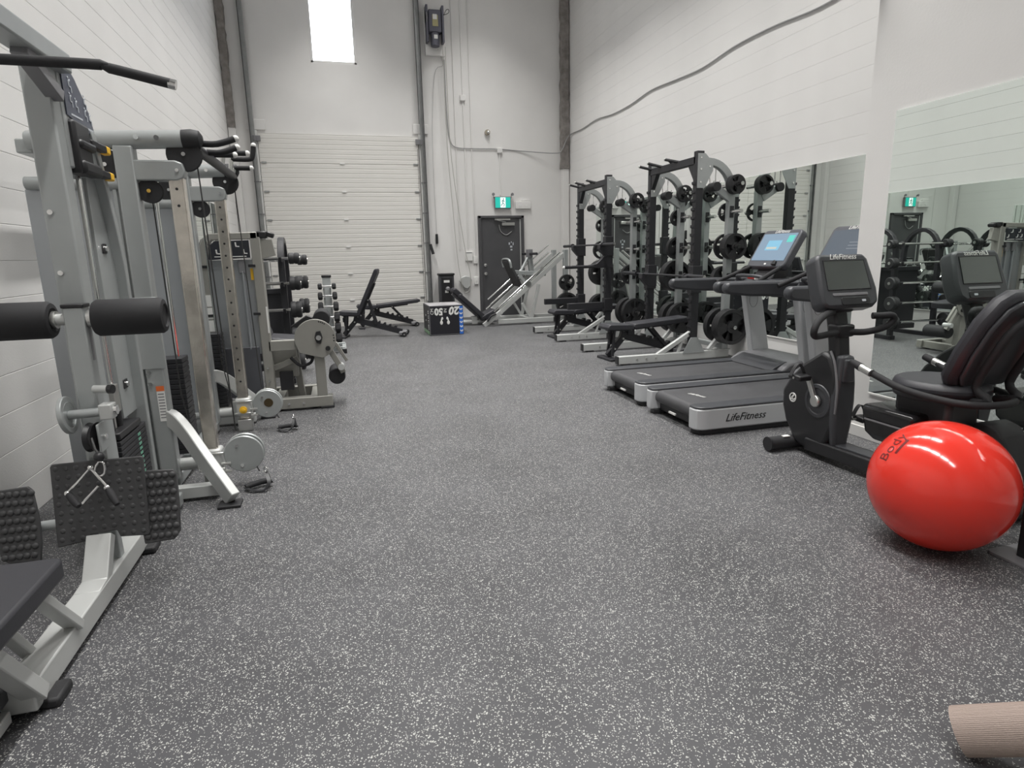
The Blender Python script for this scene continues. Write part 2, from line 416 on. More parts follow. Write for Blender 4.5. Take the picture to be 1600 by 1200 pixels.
# ------------------------------------------------------------------ overhead door
D = Thing('overhead_door', 'pale beige sectional overhead door with horizontal ribs in back wall', 'garage door', (0.21, 13.19, 0))
DX0, DX1, DTOP = -1.30, 1.72, 3.73
n = 7; hs = DTOP/n
sm = MB()
rib = 6; pts = []
for k in range(rib):       # ribbed section profile in (depth, height)
    z = 0.0015+k*(hs-0.003)/rib; dz = (hs-0.003)/rib
    pts += [(0.0, z), (0.0, z+dz*0.80), (0.004, z+dz*0.86), (0.004, z+dz*0.96)]
pts += [(0.0, hs-0.0015)]
poly = pts+[(0.04, hs-0.0015), (0.04, 0.0015)]
me = MB().prism(poly, ((DX0+DX1)/2-D.loc.x, 13.145-13.19, 0), (0, 1, 0), (0, 0, 1), DX1-DX0).mesh('door_section', sharp=20)
me.materials.append(ODOOR)
for i in range(n):
    o = obj('door_section', me, None, D.o); o.location = (0, 0, i*hs)
for i in range(1, n):
    z = i*hs
    for x, nm in ((0.21, 'centre_hinge'), (DX0+0.07, 'end_hinge'), (DX1-0.07, 'end_hinge')):
        D.part(nm, MB().bx(x-0.045, x+0.045, 13.128, 13.146, z-0.012, z+0.022), WHITE if nm == 'centre_hinge' else GALV, 0.003)
for x in (DX0-0.02, DX1+0.02):
    D.part('corner_bracket', MB().bx(x-0.07, x+0.07, 13.10, 13.145, 3.58, 3.68), MGREY, 0.005)
for x, s in ((DX0-0.075, -1), (DX1+0.085, 1)):
    tr = MB().bx(x-0.035, x-0.030, 13.08, 13.15, 0.02, 7.3).bx(x+0.030, x+0.035, 13.08, 13.15, 0.02, 7.3).bx(x-0.035, x+0.035, 13.145, 13.15, 0.02, 7.3)
    D.part('vertical_track', tr, GALV)
    D.part('angle_iron', MB().bx(x+s*0.045, x+s*0.052, 13.09, 13.19, 0.0, 7.3).bx(x-0.04, x+s*0.052, 13.182, 13.188, 0.0, 7.3), mat('dark_track', (0.10, 0.10, 0.105), 0.5, 0.4))
    D.part('jamb', MB().bx(x-s*0.045-0.02, x-s*0.045+0.02, 13.15, 13.188, 0.0, 3.78), WHITE, 0.003)
    for z in (0.45, 1.05, 1.65, 2.25, 2.85): D.part('track_clip', MB().bx(x-0.06, x+0.06, 13.12, 13.16, z-0.008, z+0.008), MGREY)
D.part('spring_anchor', MB().bx(DX0-0.20, DX0+0.16, 13.17, 13.188, 3.79, 3.98), PAINT, 0.01)
D.part('spring_anchor', MB().bx(DX1-0.08, DX1+0.22, 13.17, 13.188, 3.79, 3.98), PAINT, 0.01)
D.part('lock_handle', MB().cyl((DX1+0.14, 13.08, 1.62), (DX1+0.19, 13.05, 1.42), 0.03, 10), BLACK)
D.part('pull_cord', MB().tube([(DX0+3.0, 13.12, 3.5), (DX0+2.99, 13.12, 1.9), (DX0+2.99, 13.12, 0.06)], 0.004, 6), DKCABLE)

# electric jackshaft operator and hand chain beside the door
M_ = Thing('door_operator', 'dark blue grey electric door operator high beside the overhead door', 'motor', (2.12, 13.15, 5.36))
M_.part('gearbox', MB().bx(2.02, 2.27, 12.94, 13.12, 5.62, 6.02), MOTOR, 0.02)
M_.part('motor_drum', MB().cyl((2.14, 13.02, 5.38), (2.14, 13.02, 5.62), 0.085, 20), MOTOR, 0.008)
M_.part('cover_plate', MB().bx(2.09, 2.20, 12.93, 12.942, 5.72, 5.92), mat('brass_label', (0.42, 0.38, 0.20), 0.5), 0.002)
M_.part('label', MB().bx(2.10, 2.18, 12.926, 12.932, 5.84, 5.93), PAPER)
M_.part('label', MB().bx(2.11, 2.18, 12.93, 12.937, 5.50, 5.57), PAPER)
M_.part('sprocket', MB().lathe([(0.0, 0), (0.11, 0), (0.12, 0.015), (0.11, 0.03), (0.0, 0.03)], (2.0, 13.03, 5.88), (-1, 0, 0), 24), MGREY)
M_.part('shaft', MB().cyl((1.80, 13.04, 6.55), (2.5, 13.04, 6.55), 0.016, 12), GALV)
M_.part('mounting_plate', MB().bx(1.96, 2.34, 13.12, 13.19, 5.25, 6.15), PAINT, 0.005)
M_.part('frame_rail', MB().bx(1.97, 2.01, 12.95, 13.12, 5.45, 6.10).bx(2.28, 2.32, 12.95, 13.12, 5.45, 6.10), MOTOR, 0.004)
M_.part('release_loop', MB().tube(smooth_path([(2.33, 13.0, 5.95), (2.38, 13.0, 6.04), (2.43, 13.0, 6.05), (2.42, 13.0, 5.99), (2.33, 13.0, 5.95)], 4), 0.006, 6), DKCABLE)
ch = MB()
ch.tube(smooth_path([(2.29, 13.05, 5.40), (2.30, 13.06, 3.6), (2.36, 13.08, 2.4), (2.42, 13.1, 1.4), (2.47, 13.1, 0.95), (2.54, 13.1, 0.62), (2.66, 13.1, 0.66), (2.69, 13.1, 0.95), (2.58, 13.1, 1.6), (2.44, 13.09, 2.7), (2.36, 13.07, 3.7), (2.34, 13.05, 5.40)], 8), 0.0075, 6)
solid('hand_chain', ch, mat('pale_chain', (0.50, 0.49, 0.46), 0.5, 0.3), 'thin loop of hand chain hanging from door operator down the wall', 'chain', (2.3, 13.1, 0.62))
solid('chain_keeper', MB().prism([(0.0, 0.0), (0.10, -0.14), (0.17, -0.17), (0.24, -0.10), (0.27, 0.02), (0.22, 0.09), (0.13, 0.11), (0.05, 0.08)], (2.45, 13.14, 0.84), (1, 0, 0), (0, 0, 1), 0.07), PALE, 'pale cup shaped chain keeper low on the wall beside the door', 'bracket', (2.58, 13.14, 0.84), 0.01)
def conduit(label, pts, r=0.011, m=None, name='wall_conduit'):
    solid(name, MB().tube(smooth_path(pts, 5) if len(pts) > 2 else pts, r, 8), m or PAINT, label, 'pipe' if name == 'wall_conduit' else 'cable', pts[0])
yw = YB-0.014
conduit('painted conduit pipe running up from the thermostat past its junction box', [(2.68, yw, 1.5), (2.68, yw, 6.9)])
conduit('painted conduit pipe ending at the light switch beside the grey door', [(2.83, yw, 1.36), (2.83, yw, 6.9)])
conduit('painted conduit pipe dropping to the exit sign', [(3.42, yw, 2.62), (3.42, yw, 3.50)])
conduit('painted conduit pipe nearest the door operator', [(2.50, yw, 1.5), (2.50, yw, 6.9)], 0.009)
conduit('painted conduit pipe down to the low wall outlet', [(2.83, yw, 0.98), (2.83, yw, 1.24)], 0.009)
solid('junction_box', MB().bx(2.62, 2.73, 13.15, 13.2, 4.45, 4.56), PAINT, 'small painted junction box high on the back wall conduit', 'electrical box', (2.67, 13.2, 4.45), 0.008)
solid('junction_box', MB().bx(3.37, 3.48, 13.15, 13.2, 3.46, 3.56), PAINT, 'small painted junction box on the cable above the exit sign', 'electrical box', (3.42, 13.2, 3.46), 0.008)
t = Thing('thermostat', 'square white thermostat between the chain and the grey door', 'thermostat', (2.69, 13.2, 1.28))
t.part('case', MB().bx(2.61, 2.77, 13.155, 13.2, 1.26, 1.46), WHITE, 0.01); t.part('vent', MB().bx(2.63, 2.75, 13.15, 13.156, 1.43, 1.44), MGREY)
for z, lb in ((1.20, 'white light switch beside the grey door'), (0.76, 'white wall outlet below the light switch')):
    t = Thing('wall_plate', lb, 'switch', (2.83, 13.2, z)); t.part('plate', MB().bx(2.785, 2.875, 13.165, 13.2, z, z+0.16), WHITE, 0.005); t.part('rocker', MB().bx(2.815, 2.845, 13.158, 13.167, z+0.05, z+0.11), PAINT, 0.003)
t = Thing('wall_fitting', 'small round alarm fitting high on the back wall', 'alarm', (3.17, 13.2, 3.84))
t.part('base', MB().cyl((3.17, 13.2, 3.86), (3.17, 13.15, 3.86), 0.055, 18), mat('tan_fitting', (0.38, 0.34, 0.27), 0.6)); t.part('lens', MB().ball((3.18, 13.13, 3.86), 0.03), CHROME)
solid('door_remote', MB().bx(1.99, 2.04, 13.15, 13.19, 1.63, 1.83), BLACK, 'small black pendant control hanging by the overhead door track', 'control', (2.0, 13.17, 1.63), 0.01)
conduit('thin cord of the black pendant control', [(2.015, 13.17, 1.83), (2.02, 13.17, 3.6), (2.12, 13.17, 4.9), (2.3, 13.17, 5.1), (2.2, 13.12, 5.37)], 0.004, CABLE, 'pendant_cord')
# the grey cable looping along the back wall and down the right wall
pts = [(2.33, 13.18, 5.2), (2.34, 13.18, 4.2), (2.38, 13.18, 3.72), (2.5, 13.18, 3.56), (2.9, 13.18, 3.54), (3.4, 13.18, 3.54), (3.9, 13.18, 3.51), (4.6, 13.05, 3.46), (4.75, 13.02, 3.52), (4.86, 13.0, 3.75), (4.93, 12.9, 3.83)]
for i in range(12):
    y = 12.3-i*0.72; pts.append((4.935, y, 3.82+0.035*math.sin(i*1.9)))
solid('wall_cable', MB().tube(smooth_path(pts, 5), 0.010, 8), CABLE, 'long grey cable strung along the back and right walls', 'cable', (2.33, 13.18, 3.5))

# ------------------------------------------------------------------ grey exit door
dr = struct('door_1', MB().bx(2.97, 3.85, 13.165, 13.199, 0.01, 2.135), DOORGREY, 0.003)
struct('door_frame', MB().bx(2.905, 2.965, 13.13, 13.199, 0, 2.19).bx(3.855, 3.915, 13.13, 13.199, 0, 2.19).bx(2.905, 3.915, 13.13, 13.199, 2.14, 2.19), DOORGREY, 0.004, dr)
struct('door_edge_strip', MB().bx(3.825, 3.85, 13.155, 13.166, 0.02, 2.12), PALE, 0, dr)
struct('door_knob', MB().lathe([(0.033, 0), (0.033, 0.008), (0.014, 0.012), (0.014, 0.04), (0.03, 0.05), (0.03, 0.07), (0.0, 0.078)], (3.04, 13.165, 0.98), (0, -1, 0), 18), CHROME, 0, dr)
struct('deadbolt', MB().lathe([(0.033, 0), (0.033, 0.015), (0.02, 0.02), (0.0, 0.022)], (3.04, 13.165, 1.16), (0, -1, 0), 18), CHROME, 0, dr)
cl = struct('door_closer', MB().bx(3.42, 3.70, 13.10, 13.165, 1.98, 2.045), STEEL, 0.008, dr)
struct('closer_arm', MB().beam((3.50, 13.10, 2.055), (3.28, 13.06, 2.10), 0.025, 0.010).bx(3.26, 3.60, 13.10, 13.13, 2.095, 2.125), STEEL, 0, cl)
struct('closer_cord', MB().tube(smooth_path([(3.36, 13.15, 2.0), (3.40, 13.15, 1.86), (3.52, 13.15, 1.79), (3.64, 13.15, 1.86)], 6), 0.008, 6), CABLE, 0, dr)
st = MB(); 
for (x, z, a, b) in ((3.57, 1.58, .03, .05), (3.62, 1.62, .02, .03), (3.60, 1.52, .05, .04), (3.61, 1.46, .04, .03), (3.66, 1.57, .02, .06)): st.bx(x, x+a, 13.162, 13.166, z, z+b)
struct('door_sticker', st, PRINT, 0, dr)
# exit sign with two lamp heads and its battery box
E_ = Thing('exit_sign', 'lit green and white running man exit sign above grey door', 'exit sign', (3.455, 13.2, 2.335))
E_.part('case', MB().bx(3.275, 3.635, 13.13, 13.2, 2.335, 2.58), MGREY, 0.008)
E_.part('face', MB().bx(3.29, 3.62, 13.124, 13.131, 2.35, 2.565), emit('sign_green', (0.02, 0.50, 0.40), 0.8))
E_.part('white_panel', MB().bx(3.40, 3.51, 13.118, 13.125, 2.355, 2.56), emit('sign_white', (0.9, 1.0, 0.97), 1.0))
man = MB().ball((3.465, 13.116, 2.53), 0.014, (1, .3, 1), 10, 6)
for a, b in (((3.46, 2.515), (3.45, 2.455)), ((3.455, 2.50), (3.49, 2.475)), ((3.455, 2.50), (3.42, 2.48)), ((3.45, 2.455), (3.485, 2.42)), ((3.485, 2.42), (3.475, 2.375)), ((3.45, 2.455), (3.43, 2.41)), ((3.43, 2.41), (3.405, 2.40))):
    man.beam((a[0], 13.116, a[1]), (b[0], 13.116, b[1]), 0.004, 0.014, (0, 0, 1) if abs(a[0]-b[0]) > .02 else (1, 0, 0))
E_.part('running_man', man, emit('sign_dark', (0.0, 0.25, 0.22), 0.3))
for x, s in ((3.26, -1), (3.65, 1)):
    h = E_.part('lamp_head', MB().lathe([(0.012, 0), (0.02, 0.01), (0.032, 0.05), (0.03, 0.055), (0, 0.056)], (x, 13.15, 2.62), (s*0.3, -1, 0.1), 16), MGREY)
    E_.part('stem', MB().cyl((x, 13.16, 2.55), (x, 13.15, 2.62), 0.008, 8), MGREY, parent=h)
t = Thing('battery_box', 'white emergency battery box on the wall beside the exit sign', 'electrical box', (3.88, 13.2, 2.33))
t.part('case', MB().bx(3.74, 4.08, 13.14, 13.2, 2.33, 2.48), PAINT, 0.008); t.part('top_unit', MB().bx(3.86, 4.07, 13.15, 13.2, 2.48, 2.52), PAINT, 0.005)
for x in (3.83, 3.97): t.part('indicator', MB().cyl((x, 13.141, 2.40), (x, 13.135, 2.40), 0.03, 16), WHITE)

# bin-like wipes dispenser by the wall
t = Thing('wipe_dispenser', 'slim black floor standing wipe dispenser behind the plyometric box', 'dispenser', (2.15, 13.0, 0))
b = t.part('body', MB().bx(1.99, 2.30, 12.92, 13.12, 0.0, 0.98), CHARCOAL, 0.012)
t.part('lid', MB().bx(1.975, 2.315, 12.905, 13.13, 0.975, 1.02), BLACK, 0.01)
t.part('front_panel', MB().bx(2.03, 2.26, 12.912, 12.922, 0.06, 0.94), BLACK, 0.004)
t.part('label', MB().bx(2.08, 2.20, 12.906, 12.913, 0.83, 0.88), PAPER); t.part('label', MB().bx(2.10, 2.17, 12.906, 12.913, 0.62, 0.67), PAPER)
t.part('tissue_nozzle', MB().lathe([(0.05, 0), (0.045, 0.03), (0.02, 0.05), (0, 0.05)], (2.16, 12.912, 0.70), (0, -1, 0), 14), MGREY)
# grey object high on the near wall corner
t = Thing('wall_lamp_head', 'grey round lamp head high at the corner of the mirror wall', 'lamp', (3.62, 3.82, 2.98))
t.part('head', MB().lathe([(0.03, 0), (0.06, 0.02), (0.07, 0.09), (0.06, 0.10), (0, 0.1)], (3.66, 3.80, 3.12), (-0.5, -0.6, -0.35), 20), MGREY)
t.part('bracket', MB().beam((3.68, 3.75, 3.13), (3.66, 3.81, 3.13), 0.04, 0.04), MGREY)
# ================================================================== lat pulldown and low row machine
A = Thing('lat_pulldown_machine', 'silver lat pulldown and low row machine with black studded footplates', 'gym machine', (-1.07, 3.0, 0))
xa = -1.07
A.part('base_beam', MB().bx(-1.12, -1.02, 2.02, 3.74, 0.025, 0.115), PALE, 0.006)
A.part('base_ramp', MB().rtube([(xa, 2.60, 0.092), (xa, 2.70, 0.10), (xa, 2.82, 0.262)], 0.095, 0.05), PALE, 0.004)
A.part('base_crossbar', MB().bx(-1.36, -0.98, 3.68, 3.76, 0.02, 0.09), SILVER, 0.006)
for x, y in ((-1.01, 2.11), (-1.01, 3.20), (-1.13, 2.11), (-1.34, 3.72)):
    A.part('rubber_foot', MB().bx(x-0.035, x+0.035, y-0.055, y+0.055, 0.0, 0.035), RUBBER, 0.01)
# tower: open frame seen from its side
A.part('front_column', MB().bx(-1.22, -1.115, 3.20, 3.30, 0.09, 2.24), SILVER, 0.008)
A.part('rear_column', MB().prism([(3.755, 0.03), (3.80, 0.03), (3.80, 1.40), (3.76, 1.58), (3.70, 1.78), (3.655, 1.92), (3.62, 2.02), (3.56, 2.02), (3.60, 1.92), (3.66, 1.76), (3.715, 1.56), (3.755, 1.38)], (-1.15, 0, 0), (0, 1, 0), (0, 0, 1), 0.10), SILVER, 0.004)
A.part('recessed_panel', MB().prism([(3.54, 0.60), (3.76, 0.60), (3.76, 1.40), (3.72, 1.58), (3.66, 1.78), (3.60, 1.95), (3.54, 1.98)], (-1.155, 0, 0), (0, 1, 0), (0, 0, 1), 0.02), SILVER, 0.003)
fp = [(3.28, 1.82), (3.58, 1.80), (3.66, 1.84), (3.655, 1.93), (3.625, 2.04), (3.57, 2.14), (3.49, 2.23), (3.40, 2.286), (3.28, 2.29)]
A.part('top_shroud', MB().prism(fp, (-1.165, 0, 0), (0, 1, 0), (0, 0, 1), 0.11), SILVER, 0.006)
pl = A.part('placard', MB().prism([(3.315, 2.045), (3.63, 1.995), (3.61, 2.05), (3.58, 2.105), (3.53, 2.165), (3.46, 2.225), (3.39, 2.262), (3.315, 2.265)], (-1.107, 0, 0), (0, 1, 0), (0, 0, 1), 0.005), PLACARD, label='blue grey instruction placard')
ic = MB()
def icon(mb, y, z, s):          # small seated figure pictogram
    for a, b in (((0, 0.5), (0, 0.1)), ((0, 0.1), (0.35, 0.1)), ((0.35, 0.1), (0.35, -0.3)), ((0, 0.4), (0.3, 0.6))):
        mb.beam((-1.103, y+a[0]*s, z+a[1]*s), (-1.103, y+b[0]*s, z+b[1]*s), 0.003, 0.10*s, (0, 0.3, 1))
    mb.ball((-1.103, y, z+0.7*s), 0.10*s, (0.3, 1, 1), 8, 6)
for y, z in ((3.37, 2.085), (3.43, 2.075), (3.53, 2.055), (3.58, 2.045)): icon(ic, y, z+0.02, 0.055)
for y, z in ((3.38, 2.17), (3.54, 2.13)): icon(ic, y, z, 0.06)
for k, (y0, y1, z) in enumerate(((3.36, 3.49, 2.055), (3.51, 3.61, 2.025))): ic.bx(-1.105, -1.103, y0, y1, z-0.004, z+0.004)
A.part('pictogram', ic, PRINT, parent=pl)
bk = A.part('increment_lever', MB().bx(-1.16, -1.085, 3.32, 3.50, 1.80, 2.03).bx(-1.14, -1.07, 3.34, 3.56, 1.80, 1.86).bx(-1.14, -1.07, 3.34, 3.52, 1.91, 1.95), BLACK, 0.015)
for z in (1.955, 1.83):
    l = A.part('lever_arm', MB().beam((-1.10, 3.50, z), (-1.09, 3.66, z-0.005), 0.04, 0.035), BLACK, 0.006, bk)
    A.part('yellow_tip', MB().beam((-1.09, 3.655, z-0.005), (-1.088, 3.71, z-0.007), 0.038, 0.04), YELLOW, 0.008, bk)
for y in (3.385, 3.50):
    A.part('guide_rod', MB().cyl((-1.165, y, 0.08), (-1.165, y, 1.85), 0.011, 12), CHROME)
A.part('rod_channel', MB().bx(-1.225, -1.205, 3.36, 3.53, 0.1, 1.85), PALE, 0.004)
for z in (1.47, 0.77):
    A.part('bolt_plate', MB().bx(-1.147, -1.139, 3.60, 3.66, z-0.025, z+0.025), BLACK, 0.006); A.part('bolt', MB().cyl((-1.139, 3.63, z), (-1.126, 3.63, z), 0.013, 12), CHROME)
for z in (1.62, 1.36, 0.95): A.part('bolt', MB().cyl((-1.19, 3.20, z), (-1.19, 3.188, z), 0.011, 12), CHROME)
# weight stack
ws = MB()
me = MB().bx(-0.075, 0.075, -0.205, 0.205, 0, 0.0225).mesh('weight_plate'); me.materials.append(BLKSTEEL)
for i in range(16):
    o = obj('stack_plate', me, None, A.o, bevel=0.003); o.location = V((-1.183, 3.53, 0.12+i*0.026))-A.loc
A.part('top_plate', MB().bx(-1.255, -1.106, 3.325, 3.66, 0.54, 0.575), BLACK, 0.006)
A.part('stack_stem', MB().cyl((-1.165, 3.44, 0.575), (-1.165, 3.44, 0.74), 0.014, 12).bx(-1.19, -1.13, 3.41, 3.48, 0.66, 0.80), STEEL, 0.004)
for y_ in (3.385, 3.50): A.part('stack_bushing', MB().cyl((-1.165, y_, 0.575), (-1.165, y_, 0.66), 0.024, 12), BLACK)
nm = MB()
for i in range(15):
    for dy in (0, 0.022): nm.bx(-1.1075, -1.1065, 3.585+dy, 3.60+dy, 0.125+i*0.026, 0.139+i*0.026)
A.part('stack_numbers', nm, GREENP)
A.part('selector_pin', MB().cyl((-1.10, 3.47, 0.30), (-1.05, 3.47, 0.30), 0.012, 10), YELLOW)
# top beam toward the user
A.part('top_beam', MB().rtube([(-1.11, 3.32, 2.25), (-1.11, 2.30, 2.25)], 0.10, 0.08), SILVER, 0.008)
A.part('beam_brace', MB().beam((-1.11, 3.24, 2.10), (-1.11, 2.95, 2.21), 0.06, 0.05), MGREY, 0.004)
A.part('top_pulley', MB().lathe([(0, -0.02), (0.055, -0.02), (0.048, 0), (0.055, 0.02), (0, 0.02)], (xa, 2.50, 2.18), (1, 0, 0), 20), BLACK)
A.part('lat_cable', MB().tube([(xa, 2.50, 2.13), (xa, 2.50, 2.085)], 0.004, 6), DKCABLE)
# roller post
A.part('roller_post', MB().bx(-1.10, -1.025, 2.90, 2.97, 0.30, 1.225), SILVER, 0.006)
A.part('post_cap', MB().bx(-1.104, -1.021, 2.896, 2.974, 1.222, 1.238), BLACK, 0.004)
A.part('adjustment_strip', MB().bx(-1.0249, -1.0235, 2.925, 2.945, 1.0, 1.18), MGREY)
A.part('roller_axle', MB().cyl((-1.50, 2.935, 1.175), (-0.75, 2.935, 1.175), 0.024, 14), PALE)
for x0, x1 in ((-1.52, -1.15), (-0.995, -0.735)):
    A.part('roller_pad', MB().lathe([(0.03, 0), (0.068, 0.0), (0.076, 0.012), (0.076, x1-x0-0.012), (0.068, x1-x0), (0.05, x1-x0+0.004), (0.045, x1-x0-0.004), (0, x1-x0-0.004)], (x0, 2.935, 1.175), (1, 0, 0), 28), FOAM)
for x_ in (-1.148, -1.02): A.part('roller_collar', MB().cyl((x_, 2.935, 1.175), (x_+0.014, 2.935, 1.175), 0.036, 16), STEEL)
# low pulley group
A.part('height_wheel', MB().ring((-1.125, 2.85, 0.79), (1, 0, 0.1), 0.078, 0.054, 0.018).cyl((-1.135, 2.85, 0.79), (-1.12, 2.85, 0.79), 0.056, 20).cyl((-1.12, 2.85, 0.79), (-0.99, 2.84, 0.795), 0.019, 12), SILVER, 0.003)
A.part('pull_pin_block', MB().bx(-1.0, -0.95, 2.81, 2.87, 0.765, 0.83), PALE, 0.006); A.part('pull_pin', MB().cyl((-0.955, 2.84, 0.80), (-0.938, 2.84, 0.80), 0.02, 12), CHROME)
A.part('stop_bumper', MB().cyl((-1.025, 2.88, 0.885), (-0.965, 2.86, 0.885), 0.017, 12), PALE); A.part('bumper_tip', MB().cyl((-0.966, 2.86, 0.885), (-0.948, 2.855, 0.885), 0.019, 12), BLACK)
A.part('low_pulley', MB().lathe([(0.02, -0.016), (0.062, -0.016), (0.054, 0), (0.062, 0.016), (0.02, 0.016)], (-1.04, 2.84, 0.69), (1, -0.15, 0), 24), BLACK)
A.part('pulley_bracket', MB().bx(-1.015, -1.005, 2.80, 2.88, 0.63, 0.75), SILVER, 0.004); A.part('bolt', MB().cyl((-1.005, 2.84, 0.69), (-0.993, 2.84, 0.69), 0.012, 12), CHROME)
A.part('low_cable', MB().tube([(-1.03, 2.785, 0.70), (-1.015, 2.76, 0.66), (-1.0, 2.75, 0.635)], 0.005, 6), DKCABLE)
A.part('cable_ball', MB().ball((-1.0, 2.745, 0.63), 0.020), BLACK)
# studded plates
def stud_plate(poly, rot, o, m, nx, nz, x0, x1, z0, z1, nm, inside):
    mb = MB().prism(poly, (0, 0, 0), (1, 0, 0), (0, 0, 1), 0.014); st = MB()
    for i in range(nx):
        for k in range(nz):
            x = x0+(x1-x0)*i/(nx-1)+(0.006 if k % 2 else 0); z = z0+(z1-z0)*k/(nz-1)
            if inside(x, z): st.ball((x, -0.006, z), 0.0145 if nm == 'footplate' else 0.0115, (1, 0.7 if nm == 'footplate' else 0.35, 1), 8, 6)
    Mx = Matrix.Translation(o) @ Matrix.Rotation(rot, 4, 'X')
    mb.xf(Mx); st.xf(Mx)
    p = A.part(nm, mb, m, 0.004); A.part('stud', st, m, parent=p, kind='stuff')
stud_plate(rrect(0.35, 0.345, 0.012, 3)[:10]+[(-0.175, 0.16), (-0.175, -0.18), (-0.06, -0.165), (-0.05, -0.14), (0.05, -0.135), (0.06, -0.165)], math.radians(-10), (-1.055, 2.845, 0.41), STUDDED, 9, 9, -0.155, 0.15, -0.15, 0.15, 'centre_footplate', lambda x, z: not (abs(x) < 0.07 and z < -0.12))
side = [(-0.072, -0.16), (0.045, -0.155), (0.072, -0.12), (0.076, 0.0), (0.075, 0.13), (0.062, 0.152), (-0.045, 0.158), (-0.062, 0.14), (-0.078, 0.02), (-0.08, -0.08)]
stud_plate(side, math.radians(-12), (-0.835, 2.85, 0.355), STUDDED, 5, 8, -0.058, 0.05, -0.13, 0.13, 'footplate', lambda x, z: True)
stud_plate([(-x, z) for x, z in reversed(side)], math.radians(-12), (-1.375, 2.86, 0.335), STUDDED, 5, 8, -0.055, 0.05, -0.13, 0.13, 'footplate', lambda x, z: True)
A.part('footplate_tube', MB().cyl((-1.40, 2.90, 0.30), (-0.82, 2.90, 0.32), 0.022, 12), SILVER)
A.part('footplate_bracket', MB().beam((xa, 2.92, 0.10), (xa, 2.90, 0.42), 0.07, 0.05, (0, 1, 0)), SILVER, 0.004)
# seat
A.part('seat', MB().prism(rrect(0.30, 0.52, 0.03, 4), (-1.12, 1.99, 0.40), (1, 0, 0), (0, 1, 0), 0.07), VINYL, 0.012)
A.part('seat_frame', MB().bx(-1.16, -1.08, 1.76, 2.2, 0.335, 0.365), PALE, 0.004)
A.part('seat_leg', MB().beam((-1.045, 2.16, 0.36), (-1.03, 2.38, 0.10), 0.05, 0.035, (0, 1, 0)), PALE, 0.004)
A.part('seat_leg', MB().beam((-1.13, 2.06, 0.36), (-1.12, 2.24, 0.10), 0.04, 0.03, (0, 1, 0)), PALE, 0.004)
A.part('seat_leg', MB().beam((-1.06, 1.86, 0.36), (-1.03, 2.06, 0.06), 0.06, 0.05, (0, 1, 0)), PALE, 0.004)
A.part('base_crossbar', MB().bx(-1.50, -1.08, 1.90, 2.0, 0.02, 0.06), PALE, 0.005)
A.part('floor_pad', MB().prism(rrect(0.34, 0.30, 0.03, 3), (-1.26, 1.96, 0.105), (1, 0, 0), (0, 1, 0), 0.06), CHARCOAL, 0.008)
# lat bar
B_ = Thing('lat_bar', 'long black lat pulldown bar with bent ends and chrome tips', 'bar', (xa, 2.5, 2.0))
pth = smooth_path([(-1.64, 2.5, 1.99), (-1.45, 2.5, 2.035), (-1.38, 2.5, 2.045), (-0.76, 2.5, 2.045), (-0.69, 2.5, 2.035), (-0.51, 2.5, 1.995)], 5)
B_.part('grip', MB().tube(pth, 0.0165, 14), FOAM)
B_.part('tip', MB().cyl((-0.515, 2.5, 1.996), (-0.492, 2.5, 1.991), 0.0165, 14), CHROME); B_.part('tip', MB().cyl((-1.635, 2.5, 1.991), (-1.66, 2.5, 1.985), 0.0165, 14), CHROME)
B_.part('eyelet', MB().ring((xa, 2.5, 2.07), (0, 1, 0), 0.02, 0.012, 0.008), CHROME)
# row handle on its carabiner
H_ = Thing('row_handle', 'chrome triangular row handle with two black grips on the low cable', 'cable handle', (-1.03, 2.74, 0.44))
H_.part('carabiner', MB().tube(smooth_path([(-1.0, 2.74, 0.612), (-1.016, 2.74, 0.59), (-1.022, 2.74, 0.562), (-1.005, 2.74, 0.55), (-0.988, 2.74, 0.562), (-0.985, 2.74, 0.60), (-1.0, 2.74, 0.612)], 5), 0.004, 8), CHROME)
H_.part('handle_frame', MB().tube([(-1.13, 2.74, 0.492), (-1.035, 2.74, 0.588), (-0.985, 2.73, 0.505)], 0.0065, 10).tube([(-1.07, 2.70, 0.455), (-1.005, 2.70, 0.52)], 0.0055, 8).ball((-1.035, 2.74, 0.588), 0.011), CHROME)
for a, b in (((-1.13, 2.74, 0.49), (-1.08, 2.69, 0.448)), ((-0.985, 2.73, 0.50), (-0.94, 2.68, 0.442))):
    a = V(a); b = V(b); g = H_.part('grip', MB().tube([a, a.lerp(b, .2), a.lerp(b, .5), a.lerp(b, .85), b], 0.014, 12, [0.010, 0.013, 0.0155, 0.013, 0.010]), FOAM)
    H_.part('end_cap', MB().ball(a, 0.0125), CHROME, parent=g)

